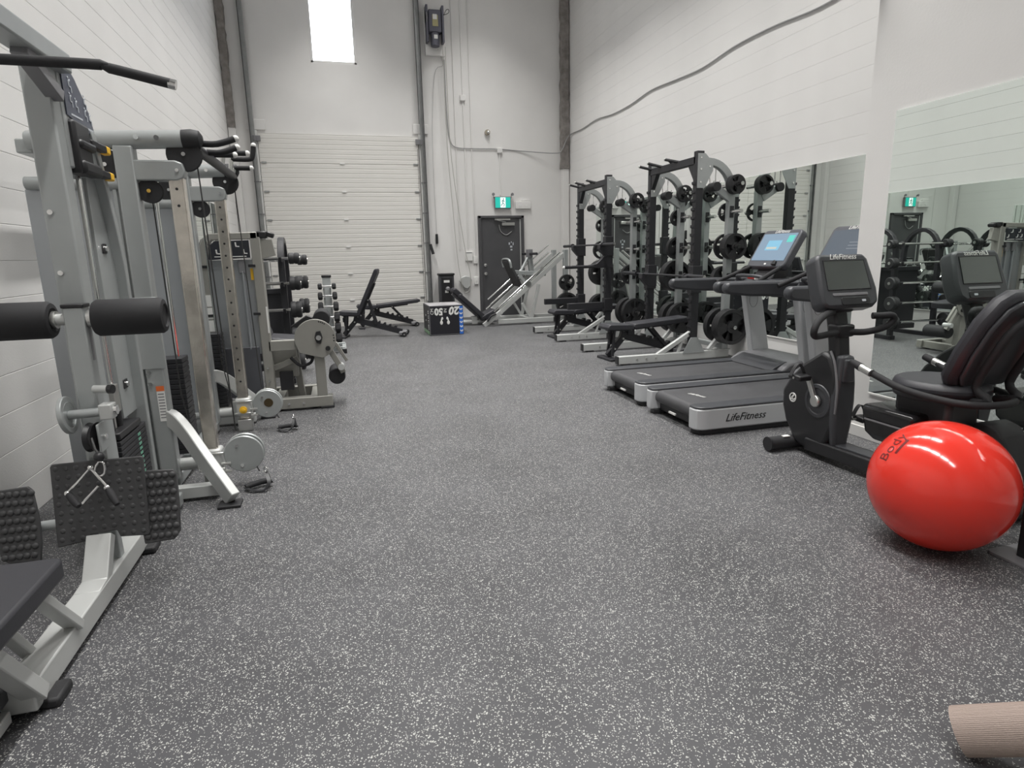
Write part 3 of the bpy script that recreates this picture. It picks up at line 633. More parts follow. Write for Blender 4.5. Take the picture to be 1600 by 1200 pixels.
# ================================================================== dual pulley cable machine
C_ = Thing('cable_machine', 'silver dual pulley cable machine with chrome rails and pull up grips', 'gym machine', (-1.05, 4.72, 0))
NY, FY = 4.05, 5.40
for y, s in ((NY, -1), (FY, 1)):
    C_.part('upright', MB().bx(-1.15, -1.05, y-0.045, y+0.045, 0.08, 2.03), SILVER, 0.01)
    C_.part('top_tube', MB().lathe([(0.0, 0), (0.046, 0.0), (0.05, 0.01), (0.05, 0.77), (0.0, 0.77)], (-1.56, y, 2.05), (1, 0, 0.03), 24), SILVER)
    C_.part('tube_cap', MB().lathe([(0.051, 0), (0.054, 0.05), (0.045, 0.09), (0.02, 0.105), (0, 0.105)], (-0.80, y, 2.073), (1, 0, 0.03), 24), RUBBER)
    for x in (-1.02, -0.92): C_.part('bolt', MB().cyl((x, y-0.045, 2.07), (x, y-0.062, 2.07), 0.013, 12), CHROME)
    rl = C_.part('chrome_rail', MB().bx(-0.895, -0.815, y-0.035, y+0.035, 0.10, 1.93), TANCHROME, 0.008)
    hm = MB()
    for k in range(16 if s > 0 else 2): hm.cyl((-0.855, y-0.0358, 1.80-k*0.092), (-0.855, y-0.0350, 1.80-k*0.092), 0.008, 10)
    C_.part('rail_hole', hm, BLACK, parent=rl, kind='stuff')
    C_.part('rail_arm', MB().prism([(-0.30, -0.055), (-0.045, -0.055), (-0.01, -0.04), (0.0, 0.0), (-0.01, 0.04), (-0.045, 0.055), (-0.30, 0.055)], (-0.80, y, 1.90), (1, 0, 0), (0, 0, 1), 0.085), SILVER, 0.008)
    C_.part('arm_bolt', MB().cyl((-0.84, y-0.043, 1.90), (-0.84, y-0.052, 1.90), 0.010, 10), CHROME)
    # pulleys hung from the top
    for nm2, (px, pz, pr) in (('tube_pulley', (-0.80, 1.99, 0.092)), ('frame_pulley', (-1.20, 1.93, 0.085)), ('idler_pulley', (-1.0, 1.79, 0.065))):
        pp = C_.part(nm2, MB().lathe([(0, -0.025), (pr*0.55, -0.025), (pr*0.6, -0.018), (pr, -0.018), (pr*0.9, 0), (pr, 0.018), (0, 0.018)], (px, y, pz), (0, -1, 0), 28), RUBBER)
        C_.part('axle_bolt', MB().cyl((px, y-0.019, pz), (px, y-0.034, pz), 0.011, 10), CHROME, parent=pp)
    C_.part('carriage_cable', MB().tube([(-0.74, y+0.0, 1.95), (-0.72, y-0.02, 1.2), (-0.70, y-0.035, 0.36)], 0.004, 6), DKCABLE)
    C_.part('stack_cable', MB().tube([(-1.0, y+0.02, 1.74), (-0.99, y+0.02, 0.6), (-0.94, y, 0.25)], 0.004, 6), DKCABLE)
    # weight stack and shroud beside each upright, toward the wall
    C_.part('stack_shroud', MB().bx(-1.62, -1.17, y+0.02, y+0.035, 0.12, 1.80), SILVER2, 0.004)
    C_.part('shroud_edge', MB().bx(-1.185, -1.165, y-0.02, y+0.30, 0.12, 1.80), SILVER, 0.004)
    C_.part('shroud_tube', MB().cyl((-1.60, y, 1.83), (-1.10, y, 1.83), 0.035, 14), SILVER)
    for k in range(19):
        o = C_.part('stack_plate', MB().bx(-1.20, -1.03, y+0.31, y+0.48, 0.14+k*0.034, 0.170+k*0.034), BLKSTEEL, 0.003) if k == 0 else None
        if k == 0: base = o
        else:
            c = base.copy(); COL.objects.link(c); c.location = base.location+V((0, 0, k*0.034))
    for gx in (-1.16, -1.07): C_.part('guide_rod', MB().cyl((gx, y+0.40, 0.1), (gx, y+0.40, 1.82), 0.010, 10), CHROME)
    # base
    C_.part('base_tube', MB().cyl((-1.60, y+0.05, 0.15), (-0.86, y+0.05, 0.15), 0.04, 14), PALE)
    C_.part('rail_foot', MB().bx(-0.91, -0.80, y-0.05, y+0.05, 0.0, 0.10), STEEL, 0.006)
    leg = [(-1.12, y-s*0.02, 0.46), (-1.05, y+s*0.03, 0.47), (-0.97, y+s*0.10, 0.40), (-0.86, y+s*0.21, 0.25), (-0.70, y+s*0.37, 0.04)]
    C_.part('floor_leg', MB().rtube(smooth_path(leg, 4), 0.055, 0.10), PALE, 0.006)
    C_.part('leg_pad', MB().bx(-0.78, -0.655, y+s*0.37-0.055, y+s*0.37+0.055, 0.0, 0.018), RUBBER, 0.004)
    C_.part('base_beam', MB().bx(-1.15, -0.80, y+s*0.20-0.035, y+s*0.20+0.035, 0.02, 0.09), PALE, 0.005)
    # sliding carriage with its round pulley cover
    z0 = 0.180 if s < 0 else 0.205; zd = z0+(0.03 if s < 0 else 0.015)
    ca = C_.part('carriage', MB().bx(-0.915, -0.795, y-0.055, y+0.055, z0-0.075, z0+0.075), PALE, 0.016)
    C_.part('carriage_ear', MB().bx(-0.93, -0.78, y-0.062, y-0.05, z0-0.06, z0-0.045).bx(-0.93, -0.78, y-0.062, y-0.05, z0+0.04, z0+0.055).bx(-0.945, -0.915, y-0.03, y+0.03, z0-0.05, z0+0.05), STEEL, 0.003, ca)
    pk = C_.part('pull_pin', MB().lathe([(0.030, 0), (0.030, 0.012), (0.014, 0.014), (0.016, 0.03), (0, 0.034)], (-0.855, y-0.055, z0-0.02), (0, -1, 0), 16), YELLOW if s > 0 else STEEL, parent=ca)
    r = 0.112
    yc2 = y-0.02
    for dy in (-0.032, 0.032): 
        cv = C_.part('pulley_cover', MB().lathe([(0, -0.007), (r, -0.007), (r+0.006, 0), (r, 0.007), (0, 0.007)], (-0.665, yc2+dy, zd), (0, -1, 0), 32), PALE if False else SILVER)
        if dy < 0:
            for bx_, bz_ in ((-0.70, 0.03), (-0.68, -0.10)): C_.part('bolt', MB().cyl((bx_, yc2+dy-0.007, zd+0.03+bz_), (bx_, yc2+dy-0.018, zd+0.03+bz_), 0.010, 10), CHROME, parent=cv)
            if s > 0: C_.part('cover_badge', MB().cyl((-0.655, yc2+dy-0.007, zd+0.01), (-0.655, yc2+dy-0.011, zd+0.01), 0.036, 18), mat('brown_badge', (0.06, 0.04, 0.015), 0.4), parent=cv)
    C_.part('swivel_pulley', MB().cyl((-0.665, yc2-0.024, zd), (-0.665, yc2+0.024, zd), 0.09, 24), BLACK)
    for zz in (z0-0.02, z0-0.07): C_.part('carriage_pin', MB().cyl((-0.80, y-0.06, zz), (-0.745, y-0.06, zz), 0.010, 8), STEEL)
# cross members
C_.part('rear_crossbar', MB().bx(-1.62, -1.54, NY, FY, 1.985, 2.06), SILVER, 0.008)
C_.part('rear_base_bar', MB().bx(-1.62, -1.54, NY-0.1, FY+0.1, 0.02, 0.10), SILVER, 0.008)
C_.part('front_base_bar', MB().bx(-1.14, -1.06, NY, FY, 0.02, 0.09), SILVER, 0.008)
C_.part('grip_crossbar', MB().cyl((-0.74, NY, 2.03), (-0.74, FY, 2.03), 0.03, 14), BLKSTEEL)
grips = [[(-0.72, 4.10, 2.06), (-0.63, 4.10, 2.06), (-0.53, 4.12, 2.095)], [(-0.72, 4.28, 2.04), (-0.64, 4.28, 2.04), (-0.55, 4.30, 2.075)],
         [(-0.72, 4.50, 2.06), (-0.62, 4.50, 2.06), (-0.595, 4.50, 2.06)], [(-0.72, 4.90, 2.13), (-0.60, 4.90, 2.13), (-0.565, 4.90, 2.13)],
         [(-0.72, 5.25, 2.14), (-0.60, 5.25, 2.14), (-0.57, 5.25, 2.16), (-0.555, 5.25, 2.24)], [(-0.72, 5.36, 2.09), (-0.62, 5.36, 2.09), (-0.60, 5.36, 2.09)]]
for g in grips:
    gp = C_.part('pull_up_grip', MB().tube(smooth_path(g, 4), 0.018, 12), FOAM)
    C_.part('grip_cap', MB().ball(g[-1], 0.0195), WHITE, parent=gp)
    C_.part('grip_stem', MB().cyl((-0.74, g[0][1], 2.03), g[0], 0.016, 10), STEEL, parent=gp)
# warning label on the near upright and the height labels on the shroud edge
C_.part('cover_panel', MB().bx(-1.165, -1.035, NY-0.052, NY-0.045, 0.78, 1.20), SILVER, 0.003)
wl2 = C_.part('warning_label', MB().bx(-1.105, -1.062, NY-0.0475, NY-0.0455, 0.46, 0.66), PAPER); C_.part('label_header', MB().bx(-1.105, -1.062, NY-0.0485, NY-0.047, 0.645, 0.675), ORANGE, parent=wl2)
ln = MB()
for k in range(9): ln.bx(-1.10, -1.067, NY-0.0482, NY-0.0474, 0.48+k*0.018, 0.486+k*0.018)
C_.part('label_text', ln, MGREY, parent=wl2)
for z in (0.76, 0.69): C_.part('bolt', MB().cyl((-1.13, NY-0.045, z), (-1.13, NY-0.058, z), 0.012, 12), CHROME)
C_.part('peg', MB().cyl((-1.05, NY+0.18, 0.28), (-0.98, NY+0.16, 0.30), 0.018, 12), STEEL); C_.part('peg_cap', MB().cyl((-0.99, NY+0.16, 0.298), (-0.965, NY+0.155, 0.303), 0.03, 14), BLACK)
def strap_handle(label, o, rz):
    t = Thing('strap_handle', label, 'cable handle', o, rz)
    t.loc = V((0, 0, 0))
    t.part('grip', MB().tube(smooth_path([(-0.07, 0, 0.025), (-0.03, 0, 0.03), (0.03, 0, 0.032), (0.07, 0, 0.028)], 4), 0.018, 12), FOAM)
    t.part('webbing', MB().rtube(smooth_path([(-0.075, 0, 0.025), (-0.05, -0.06, 0.014), (0.0, -0.10, 0.012), (0.04, -0.09, 0.05), (0.05, -0.03, 0.10)], 4), 0.022, 0.004).rtube(smooth_path([(0.075, 0, 0.028), (0.07, -0.05, 0.03), (0.055, -0.03, 0.10)], 4), 0.022, 0.004), BLACK)
    t.part('ring', MB().ring((0.052, -0.03, 0.115), (1, 0.3, 0), 0.018, 0.013, 0.005, 16), CHROME)
    return t
strap_handle('black strap handle on floor beside the steel pinned pulley carriage', (-0.60, 3.93, 0.0), 0.5)
strap_handle('black strap handle on floor beside the yellow pinned pulley carriage', (-0.52, 5.28, 0.0), 0.1)
for y, z in ((NY-0.02, 0.12), (FY-0.02, 0.12)):
    C_.part('handle_clip', MB().tube(smooth_path([(-0.60, y-0.03, z), (-0.585, y-0.06, z-0.02), (-0.58, y-0.09, 0.11)], 4), 0.005, 8), BLACK)

# ================================================================== leg extension and curl machine
E2 = Thing('leg_extension_machine', 'beige grey leg extension and curl machine with round cam disc', 'gym machine', (-0.65, 6.05, 0))
Y0 = 6.0
GB = mat('warm_grey_powder_coat', (0.31, 0.305, 0.28), 0.42, 0.2, 0.05, 400, 0.03)
arch = [(-1.16, 0.12), (-1.16, 1.50), (-1.13, 1.58), (-1.07, 1.625), (-0.68, 1.635), (-0.68, 1.575), (-1.05, 1.57), (-1.09, 1.53), (-1.10, 1.46), (-1.10, 0.12)]
E2.part('tower_arch', MB().prism(arch, (0, Y0, 0), (1, 0, 0), (0, 0, 1), 0.10), GB, 0.006)
E2.part('main_post', MB().bx(-0.74, -0.655, Y0-0.05, Y0+0.05, 0.06, 1.635), GB, 0.008)
E2.part('post_cap', MB().bx(-0.69, -0.60, Y0-0.05, Y0+0.05, 1.58, 1.64).box((-0.575, Y0, 1.61), (0.07, 0.08, 0.045), (0, 0.35, 0)), BLACK, 0.012)
E2.part('gusset', MB().prism([(-0.66, 1.40), (-0.54, 1.43), (-0.56, 1.57), (-0.66, 1.57)], (0, Y0-0.01, 0), (1, 0, 0), (0, 0, 1), 0.05), GB, 0.004)
pl2 = E2.part('placard', MB().prism([(-1.09, 1.40), (-0.75, 1.415), (-0.75, 1.565), (-1.03, 1.56), (-1.08, 1.51)], (0, Y0-0.048, 0), (1, 0, 0), (0, 0, 1), 0.006), PLACARD2, label='black instruction placard with white pictograms')
pc = MB()
for px, pz in ((-1.02, 1.46), (-0.95, 1.46), (-0.985, 1.52), (-0.86, 1.52), (-0.80, 1.46)):
    pc.ball((px, Y0-0.052, pz+0.022), 0.007, (1, .3, 1), 8, 6); pc.beam((px, Y0-0.052, pz+0.015), (px+0.004, Y0-0.052, pz-0.008), 0.003, 0.012, (1, 0, 0)); pc.beam((px, Y0-0.052, pz-0.006), (px+0.03, Y0-0.052, pz-0.008), 0.003, 0.009)
for px0, px1 in ((-1.04, -0.92), (-0.90, -0.78)): pc.bx(px0, px1, Y0-0.053, Y0-0.051, 1.424, 1.431)
E2.part('pictogram', pc, PAPER, parent=pl2)
E2.part('stack_shroud', MB().bx(-1.10, -0.74, Y0-0.01, Y0+0.0, 0.55, 1.40), SILVER2, 0.003)
E2.part('stack_cover', MB().bx(-1.06, -0.76, Y0-0.035, Y0-0.012, 0.16, 0.62), DGREY, 0.006)
for px in (-0.95, -0.83): E2.part('rod_sleeve', MB().bx(px-0.03, px+0.03, Y0-0.035, Y0-0.012, 1.28, 1.40), MGREY, 0.006)
for px in (-0.95, -0.83): E2.part('guide_rod', MB().cyl((px, Y0-0.024, 0.60), (px, Y0-0.024, 1.30), 0.012, 10), SILVER2)
E2.part('caution_strip', MB().bx(-0.765, -0.742, Y0-0.03, Y0-0.01, 1.22, 1.32), YELLOW)
lab = MB()
for k in range(3): lab.bx(-1.15, -1.105, Y0-0.054, Y0-0.05, 0.78+k*0.11, 0.88+k*0.11)
E2.part('weight_label', lab, PAPER)
for pz in (1.345, 0.92): 
    for px in (-1.12, -0.745): E2.part('clip', MB().bx(px-0.03, px+0.03, Y0-0.06, Y0-0.04, pz-0.012, pz+0.012), BLACK, 0.003)
E2.part('side_label', MB().bx(-0.668, -0.653, Y0-0.053, Y0-0.0505, 0.74, 0.98), PAPER)
# seat module
E2.part('arm_beam', MB().bx(-0.68, -0.24, Y0-0.05, Y0+0.03, 0.57, 0.665), GB, 0.006)
E2.part('front_leg', MB().bx(-0.29, -0.20, Y0-0.05, Y0+0.03, 0.04, 0.66), GB, 0.006)
E2.part('base_beam', MB().bx(-1.16, -0.155, Y0-0.06, Y0+0.04, 0.02, 0.12), GB, 0.006)
E2.part('base_foot', MB().bx(-0.27, -0.145, Y0-0.07, Y0+0.05, 0.0, 0.022), RUBBER, 0.004)
E2.part('inner_leg', MB().beam((-0.44, Y0+0.25, 0.03), (-0.48, Y0+0.25, 0.58), 0.10, 0.06, (1, 0, 0)), GB, 0.006)
E2.part('base_beam', MB().bx(-1.10, -0.25, Y0+0.50, Y0+0.58, 0.02, 0.12), GB, 0.006)
E2.part('base_crossbar', MB().bx(-0.68, -0.60, Y0, Y0+0.55, 0.02, 0.11).bx(-0.36, -0.28, Y0, Y0+0.55, 0.02, 0.11), GB, 0.005)
E2.part('strut', MB().beam((-0.66, Y0+0.05, 0.40), (-0.44, Y0+0.05, 0.48), 0.05, 0.05), GB, 0.004)
E2.part('side_box', MB().bx(-0.67, -0.45, Y0+0.08, Y0+0.15, 0.30, 0.60), GB, 0.01)
cam_p = [(0.185*math.cos(math.radians(a)), 0.185*math.sin(math.radians(a))) for a in range(-75, 200, 11)]+[(-0.15, -0.12)]
cm = E2.part('cam_disc', MB().prism(cam_p, (-0.265, Y0-0.07, 0.665), (1, 0, 0), (0, 0, 1), 0.02), GB, 0.004)
cb = MB()
for k in range(7): 
    a = math.radians(75-k*6 if k < 4 else 10-(k-4)*9); cb.cyl((-0.265+0.165*math.cos(a), Y0-0.081, 0.665+0.165*math.sin(a)), (-0.265+0.165*math.cos(a), Y0-0.0795, 0.665+0.165*math.sin(a)), 0.007, 8)
E2.part('cam_hole', cb, BLACK, parent=cm, kind='stuff')
E2.part('hub_plate', MB().prism([(-0.035, 0), (-0.02, 0.055), (0.02, 0.065), (0.035, 0), (0.015, -0.06), (-0.02, -0.05)], (-0.235, Y0-0.09, 0.68), (1, 0, 0), (0, 0, 1), 0.02), BLACK, 0.006)
E2.part('hub', MB().cyl((-0.235, Y0-0.09, 0.68), (-0.235, Y0-0.115, 0.68), 0.024, 16), CHROME)
E2.part('swing_arm', MB().rtube([(-0.17, Y0-0.03, 0.60), (-0.07, Y0-0.02, 0.40), (-0.04, Y0, 0.33)], 0.05, 0.05, (0, 1, 0)).rtube([(-0.09, Y0-0.05, 0.62), (0.0, Y0-0.03, 0.44)], 0.03, 0.03, (0, 1, 0)), GB, 0.005)
E2.part('arm_bolt', MB().cyl((-0.055, Y0-0.06, 0.385), (-0.055, Y0+0.05, 0.385), 0.03, 14), PALE)
E2.part('lock_knob', MB().cyl((-0.16, Y0-0.10, 0.575), (-0.16, Y0-0.06, 0.575), 0.022, 12), BLACK)
E2.part('shin_pad', MB().lathe([(0.03, 0), (0.07, 0.0), (0.078, 0.01), (0.078, 0.31), (0.07, 0.32), (0, 0.32)], (-0.10, Y0+0.0, 0.29), (0, 1, 0), 24), FOAM)
E2.part('thigh_pad', MB().lathe([(0.03, 0), (0.07, 0.0), (0.078, 0.01), (0.078, 0.31), (0.07, 0.32), (0, 0.32)], (-0.20, Y0+0.02, 0.84), (0, 1, 0), 24), FOAM)
E2.part('seat', MB().prism(rrect(0.44, 0.40, 0.04, 3), (-0.50, Y0+0.27, 0.62), (1, 0, -0.12), (0, 1, 0), 0.08), VINYL, 0.015)
E2.part('backrest', MB().prism(rrect(0.40, 0.55, 0.05, 3), (-0.80, Y0+0.27, 0.92), (0, 1, 0), (-0.35, 0, 1), 0.08), VINYL, 0.015)
E2.part('seat_shield', MB().prism([(-0.15, 0.0), (0.0, 0.10), (0.09, 0.06), (0.12, -0.04), (-0.02, -0.03)], (-0.33, Y0+0.06, 0.78), (1, 0, 0), (0, 0, 1), 0.05), BLACK, 0.008)
E2.part('side_handle', MB().tube(smooth_path([(-0.50, Y0-0.02, 0.50), (-0.42, Y0-0.03, 0.42), (-0.33, Y0-0.03, 0.44), (-0.30, Y0-0.03, 0.50)], 4), 0.014, 10), FOAM)
E2.part('work_arm_stack', MB().bx(-0.62, -0.50, Y0+0.05, Y0+0.12, 0.18, 0.36), BLKSTEEL, 0.004)
for px, pz in ((-0.55, 0.07), (-0.42, 0.07), (-0.70, 0.30), (-0.70, 0.42)): E2.part('bolt', MB().cyl((px, Y0-0.06, pz), (px, Y0-0.072, pz), 0.011, 10), CHROME)

# ================================================================== fixed barbell rack
R_ = Thing('barbell_rack', 'black double sided rack of fixed barbells with arched end frames', 'rack', (-1.05, 7.70, 0))
for x in (-1.42, -0.62):
    arc = [(7.36, 0.04)]+[(7.70-0.30*math.cos(math.radians(a))*(1.0), 1.25+0.36*math.sin(math.radians(a))) for a in range(0, 181, 15)]+[(8.04, 0.04)]
    R_.part('arched_frame', MB().rtube([(x, y, z) for y, z in arc], 0.06, 0.07, (1, 0, 0), True), BLKSTEEL, 0.006)
    R_.part('base_foot', MB().bx(x-0.04, x+0.04, 7.30, 8.10, 0.0, 0.06), BLKSTEEL, 0.006)
R_.part('spine', MB().bx(-1.42, -0.62, 7.67, 7.73, 0.10, 0.18).bx(-1.42, -0.62, 7.67, 7.73, 1.0, 1.06), BLKSTEEL, 0.005)
R_.part('centre_panel', MB().bx(-1.40, -0.64, 7.695, 7.705, 0.18, 1.0), BLKSTEEL)
def fixed_barbell(name_, r, lbl, curl=False):
    t = Thing('fixed_barbell', lbl, 'barbell', (0, 0, 0), group='fixed barbells on the rack')
    if curl: pth = smooth_path([(-0.48, 0, 0), (-0.22, 0, 0), (-0.14, 0.03, 0.0), (-0.05, -0.015, 0), (0.05, -0.015, 0), (0.14, 0.03, 0), (0.22, 0, 0), (0.48, 0, 0)], 3)
    else: pth = [(-0.48, 0, 0), (0.48, 0, 0)]
    t.part('bar', MB().tube(pth, 0.0165, 10), CHROME)
    for s in (-1, 1):
        hd = t.part('weight_head', MB().lathe([(0.0, 0), (r-0.012, 0.0), (r, 0.01), (r, 0.045), (r-0.006, 0.055), (r-0.006, 0.06), (r, 0.07), (r, 0.10), (r-0.012, 0.115), (0.0, 0.115)], (s*0.455, 0, 0), (s, 0, 0), 22), RUBBER)
        t.part('end_cap', MB().cyl((s*0.57, 0, 0), (s*0.577, 0, 0), 0.022, 12), STEEL, parent=hd)
    return t.o
lev = [1.40, 1.13, 0.84, 0.55, 0.27]; rad = [0.062, 0.078, 0.092, 0.102, 0.108]
for side_, sy, who in ((-1, 7.30, 'the leg extension machine'), (1, 8.10, 'the dumbbell tower')):
    for i in range(5):
        words = ['topmost', 'second', 'middle', 'fourth', 'lowest'][i]
        kind = 'curved bar' if (side_ > 0 and i % 2 == 0) else 'straight bar'
        o = fixed_barbell('b', rad[i], '%s black fixed barbell, %s on rack side facing %s' % (kind.split()[0], words, who), kind == 'curved bar')
        off = (0.03, 0.02, 0.01, 0.0, 0.0)[i]+(0.045 if side_ > 0 else 0.0)
        yy = sy+side_*(-0.04+i*0.022)
        o.location = (-1.02+off, yy, lev[i]-0.02*(side_ > 0))
        for x in (-1.42, -0.62):
            R_.part('bar_hook', MB().prism([(0, -0.03), (0.07+abs(yy-(7.70+side_*0.34))*0.9, -0.03), (0.09+abs(yy-(7.70+side_*0.34))*0.9, 0.02), (0.065+abs(yy-(7.70+side_*0.34))*0.9, 0.02), (0.055+abs(yy-(7.70+side_*0.34))*0.9, -0.012), (0, 0.01)], (x+0.0, 7.70+side_*0.32, lev[i]-0.02*(side_ > 0)-0.006), (0, side_, 0), (0, 0, 1), 0.03), BLKSTEEL)

# ================================================================== dumbbell tower
D_ = Thing('dumbbell_tower', 'tall grey dumbbell tower leaning back with one black cap', 'rack', (-0.2, 9.75, 0))
ty = lambda z: 9.55+0.12*z
D_.part('tower_plate', MB().beam((-0.20, ty(0.08), 0.08), (-0.20, ty(1.12), 1.12), 0.12, 0.05, (0, 1, 0)), SILVER, 0.006)
D_.part('tower_cap', MB().bx(-0.27, -0.13, ty(1.12)-0.04, ty(1.12)+0.04, 1.11, 1.145), BLACK, 0.008)
D_.part('rear_brace', MB().beam((-0.20, 10.05, 0.08), (-0.20, ty(0.95)+0.03, 0.95), 0.07, 0.05, (0, 1, 0)), SILVER, 0.006)
for x in (-0.38, -0.02):
    ft = D_.part('base_foot', MB().bx(x-0.03, x+0.03, 9.42, 10.12, 0.0, 0.06), SILVER, 0.006)
    D_.part('foot_cap', MB().bx(x-0.035, x+0.035, 9.37, 9.43, 0.0, 0.068), BLACK, 0.006, ft)
D_.part('base_crossbar', MB().bx(-0.40, 0.0, 9.53, 9.59, 0.02, 0.08).bx(-0.40, 0.0, 10.02, 10.08, 0.02, 0.08), SILVER, 0.005)
def hex_dumbbell(lbl, r, w):
    t = Thing('hex_dumbbell', lbl, 'dumbbell', (0, 0, 0), group='dumbbells on the tower')
    t.part('handle', MB().tube(smooth_path([(-0.075, 0, 0), (-0.03, 0, 0), (0.03, 0, 0), (0.075, 0, 0)], 3), 0.014, 10), CHROME)
    for s in (-1, 1):
        hd = MB(); hd.lathe([(r*0.72, 0), (r, 0.014), (r, w-0.014), (r*0.72, w), (0, w)], (s*0.07, 0, 0), (s, 0, 0), 6)
        t.part('hex_head', hd, RUBBER, 0.004, sharp=20)
    return t.o
for i, z in enumerate([0.985, 0.845, 0.69, 0.535, 0.385, 0.235]):
    nm_ = ['smallest', 'second smallest', 'third smallest', 'third largest', 'second largest', 'largest'][i]
    o = hex_dumbbell('%s black hex dumbbell with chrome handle on the leaning tower' % nm_, [0.048, 0.060, 0.072, 0.076, 0.078, 0.08][i], [0.060, 0.068, 0.076, 0.082, 0.088, 0.094][i])
    o.location = (-0.20, ty(z)-0.11, z); o.rotation_euler = (0.3, 0, 0)
    for s in (-1, 1): D_.part('saddle_hook', MB().beam((-0.20+s*0.045, ty(z)-0.02, z-0.03), (-0.20+s*0.045, ty(z)-0.12, z-0.022), 0.016, 0.012), STEEL)
# ================================================================== adjustable benches
def bench(label, loc, rz, ang, tilt=0.0):
    """local x runs from the front foot (0) to the wheeled end (1.15)"""
    t = Thing('adjustable_bench', label, 'bench', loc, rz, 'black adjustable benches'); t.loc = V((0, 0, 0))
    # base frame
    t.part('front_leg', MB().beam((0.04, 0, 0.05), (0.30, 0, 0.335), 0.08, 0.06, (0, 1, 0)), BLKSTEEL, 0.006)
    t.part('seat_post', MB().beam((0.075, 0, 0.20), (0.065, 0, 0.42), 0.05, 0.05, (0, 1, 0)).bx(0.03, 0.06, -0.03, 0.03, 0.27, 0.35), BLKSTEEL, 0.006)
    for y in (-0.07, 0.07): t.part('side_leg', MB().beam((0.07, y, 0.05), (0.11, y*0.6, 0.40), 0.035, 0.03, (0, 1, 0)), BLKSTEEL, 0.004)
    t.part('front_foot', MB().bx(-0.02, 0.10, -0.20, 0.20, 0.0, 0.035), BLKSTEEL, 0.01)
    t.part('main_beam', MB().beam((0.22, 0, 0.32), (1.06, 0, 0.075), 0.07, 0.10), BLKSTEEL, 0.006)
    for k in range(5): t.part('ladder_tooth', MB().prism([(0, 0), (0.075, -0.022), (0.07, 0.028), (0.045, 0.03), (0.03, 0.012)], (0.52+k*0.095, 0, 0.275-k*0.0283), (1, 0, 0), (0, 0, 1), 0.075), BLKSTEEL, 0.003)
    t.part('rear_foot', MB().bx(1.02, 1.14, -0.17, 0.17, 0.03, 0.085), MGREY, 0.01)
    for y in (-0.2, 0.2): 
        wl_ = t.part('wheel', MB().cyl((1.12, y-0.02, 0.045), (1.12, y+0.02, 0.045), 0.045, 18), RUBBER); t.part('wheel_bolt', MB().cyl((1.12, y-0.026, 0.045), (1.12, y+0.026, 0.045), 0.012, 10), CHROME, parent=wl_)
    # seat
    st = t.part('seat', MB().prism([(-0.02, 0.40), (-0.035, 0.43), (0.0, 0.475), (0.34, 0.455), (0.355, 0.425), (0.34, 0.385)], (0, 0, 0), (1, 0, 0), (0, 0, 1), 0.28), VINYL, 0.012)
    t.part('seat_rail', MB().beam((0.02, 0, 0.395), (0.32, 0, 0.375), 0.08, 0.03), BLKSTEEL, 0.004)
    # backrest turning about the hinge
    hx, hz = 0.36, 0.385
    Mx = Matrix.Translation((hx, 0, hz)) @ Matrix.Rotation(-math.radians(ang), 4, 'Y')
    bk = MB().prism([(0.0, 0.012), (-0.012, 0.04), (0.01, 0.078), (0.84, 0.083), (0.87, 0.06), (0.86, 0.03), (0.80, 0.012)], (0, 0, 0), (1, 0, 0), (0, 0, 1), 0.28).xf(Mx)
    t.part('backrest', bk, VINYL, 0.012)
    t.part('back_rail', MB().beam((0.0, 0, 0.0), (0.62, 0, 0.0), 0.08, 0.03).xf(Mx), BLKSTEEL, 0.004)
    p = Mx @ V((0.30, 0, -0.01)); kx = 0.62 if ang > 30 else 0.90
    q = V((kx, 0, 0.335-(kx-0.22)*0.298))
    for y in (-0.045, 0.045): t.part('support_strut', MB().beam((p.x, y, p.z), (q.x, y, q.z), 0.014, 0.045, (0, 1, 0) if False else (0, 0, 1)), BLKSTEEL, 0.003)
    for (x, z) in ((hx, hz), (0.12, 0.14), (0.24, 0.27), (p.x, p.z)): t.part('bolt', MB().cyl((x, -0.055, z), (x, 0.055, z), 0.013, 10), STEEL)
    t.part('hinge_block', MB().bx(0.31, 0.41, -0.05, 0.05, 0.31, 0.40), BLKSTEEL, 0.006)
    return t
bench('black adjustable bench with backrest raised steeply by the overhead door', (-0.04, 11.32, 0), math.radians(-12), 64)
bench('black adjustable bench with flat backrest close against the overhead door', (0.30, 12.62, 0), math.radians(2), 5)
bench('flat black adjustable bench in the half rack beside the leg press', (3.34, 9.66, 0), math.radians(3), 3)
bench('flat black adjustable bench in the half rack beside the treadmills', (3.28, 7.38, 0), math.radians(4), 3)

# ================================================================== plyometric box
P_ = Thing('plyo_box', 'black foam plyometric box with white numbers and blue arrow strip', 'plyo box', (1.76, 11.2, 0))
px0, px1, py0, py1, ph = 1.455, 2.065, 10.82, 11.58, 0.525
P_.part('body', MB().bx(px0, px1, py0, py1, 0.0, ph), BOXBLK, 0.012)
P_.part('top_sheet', MB().bx(px0+0.015, px1-0.015, py0+0.015, py1-0.015, ph-0.001, ph+0.003), BOXTOP)
P_.part('blue_strip', MB().bx(px1-0.075, px1-0.008, py0-0.003, py0+0.001, 0.01, ph-0.02), BLUE)
cv = MB()
for k in range(6):
    z = 0.065+k*0.077; x = px1-0.041
    for s in (-1, 1): cv.beam((x, py0-0.005, z-0.012), (x+s*0.024, py0-0.005, z+0.016), 0.003, 0.018)
P_.part('arrow_mark', cv, WHITE)
u = (-1, 0, 0); v = (0, 0, -1); yy = py0-0.003
text_part(P_, 'number', '20', 0.19, (px1-0.155, yy, ph-0.09), u, v, WHITE, shear=0.2, sx=0.95, bold=0.008)
text_part(P_, 'number', '50', 0.165, (px0+0.17, yy, ph-0.10), u, v, WHITE, sx=0.9, bold=0.008)
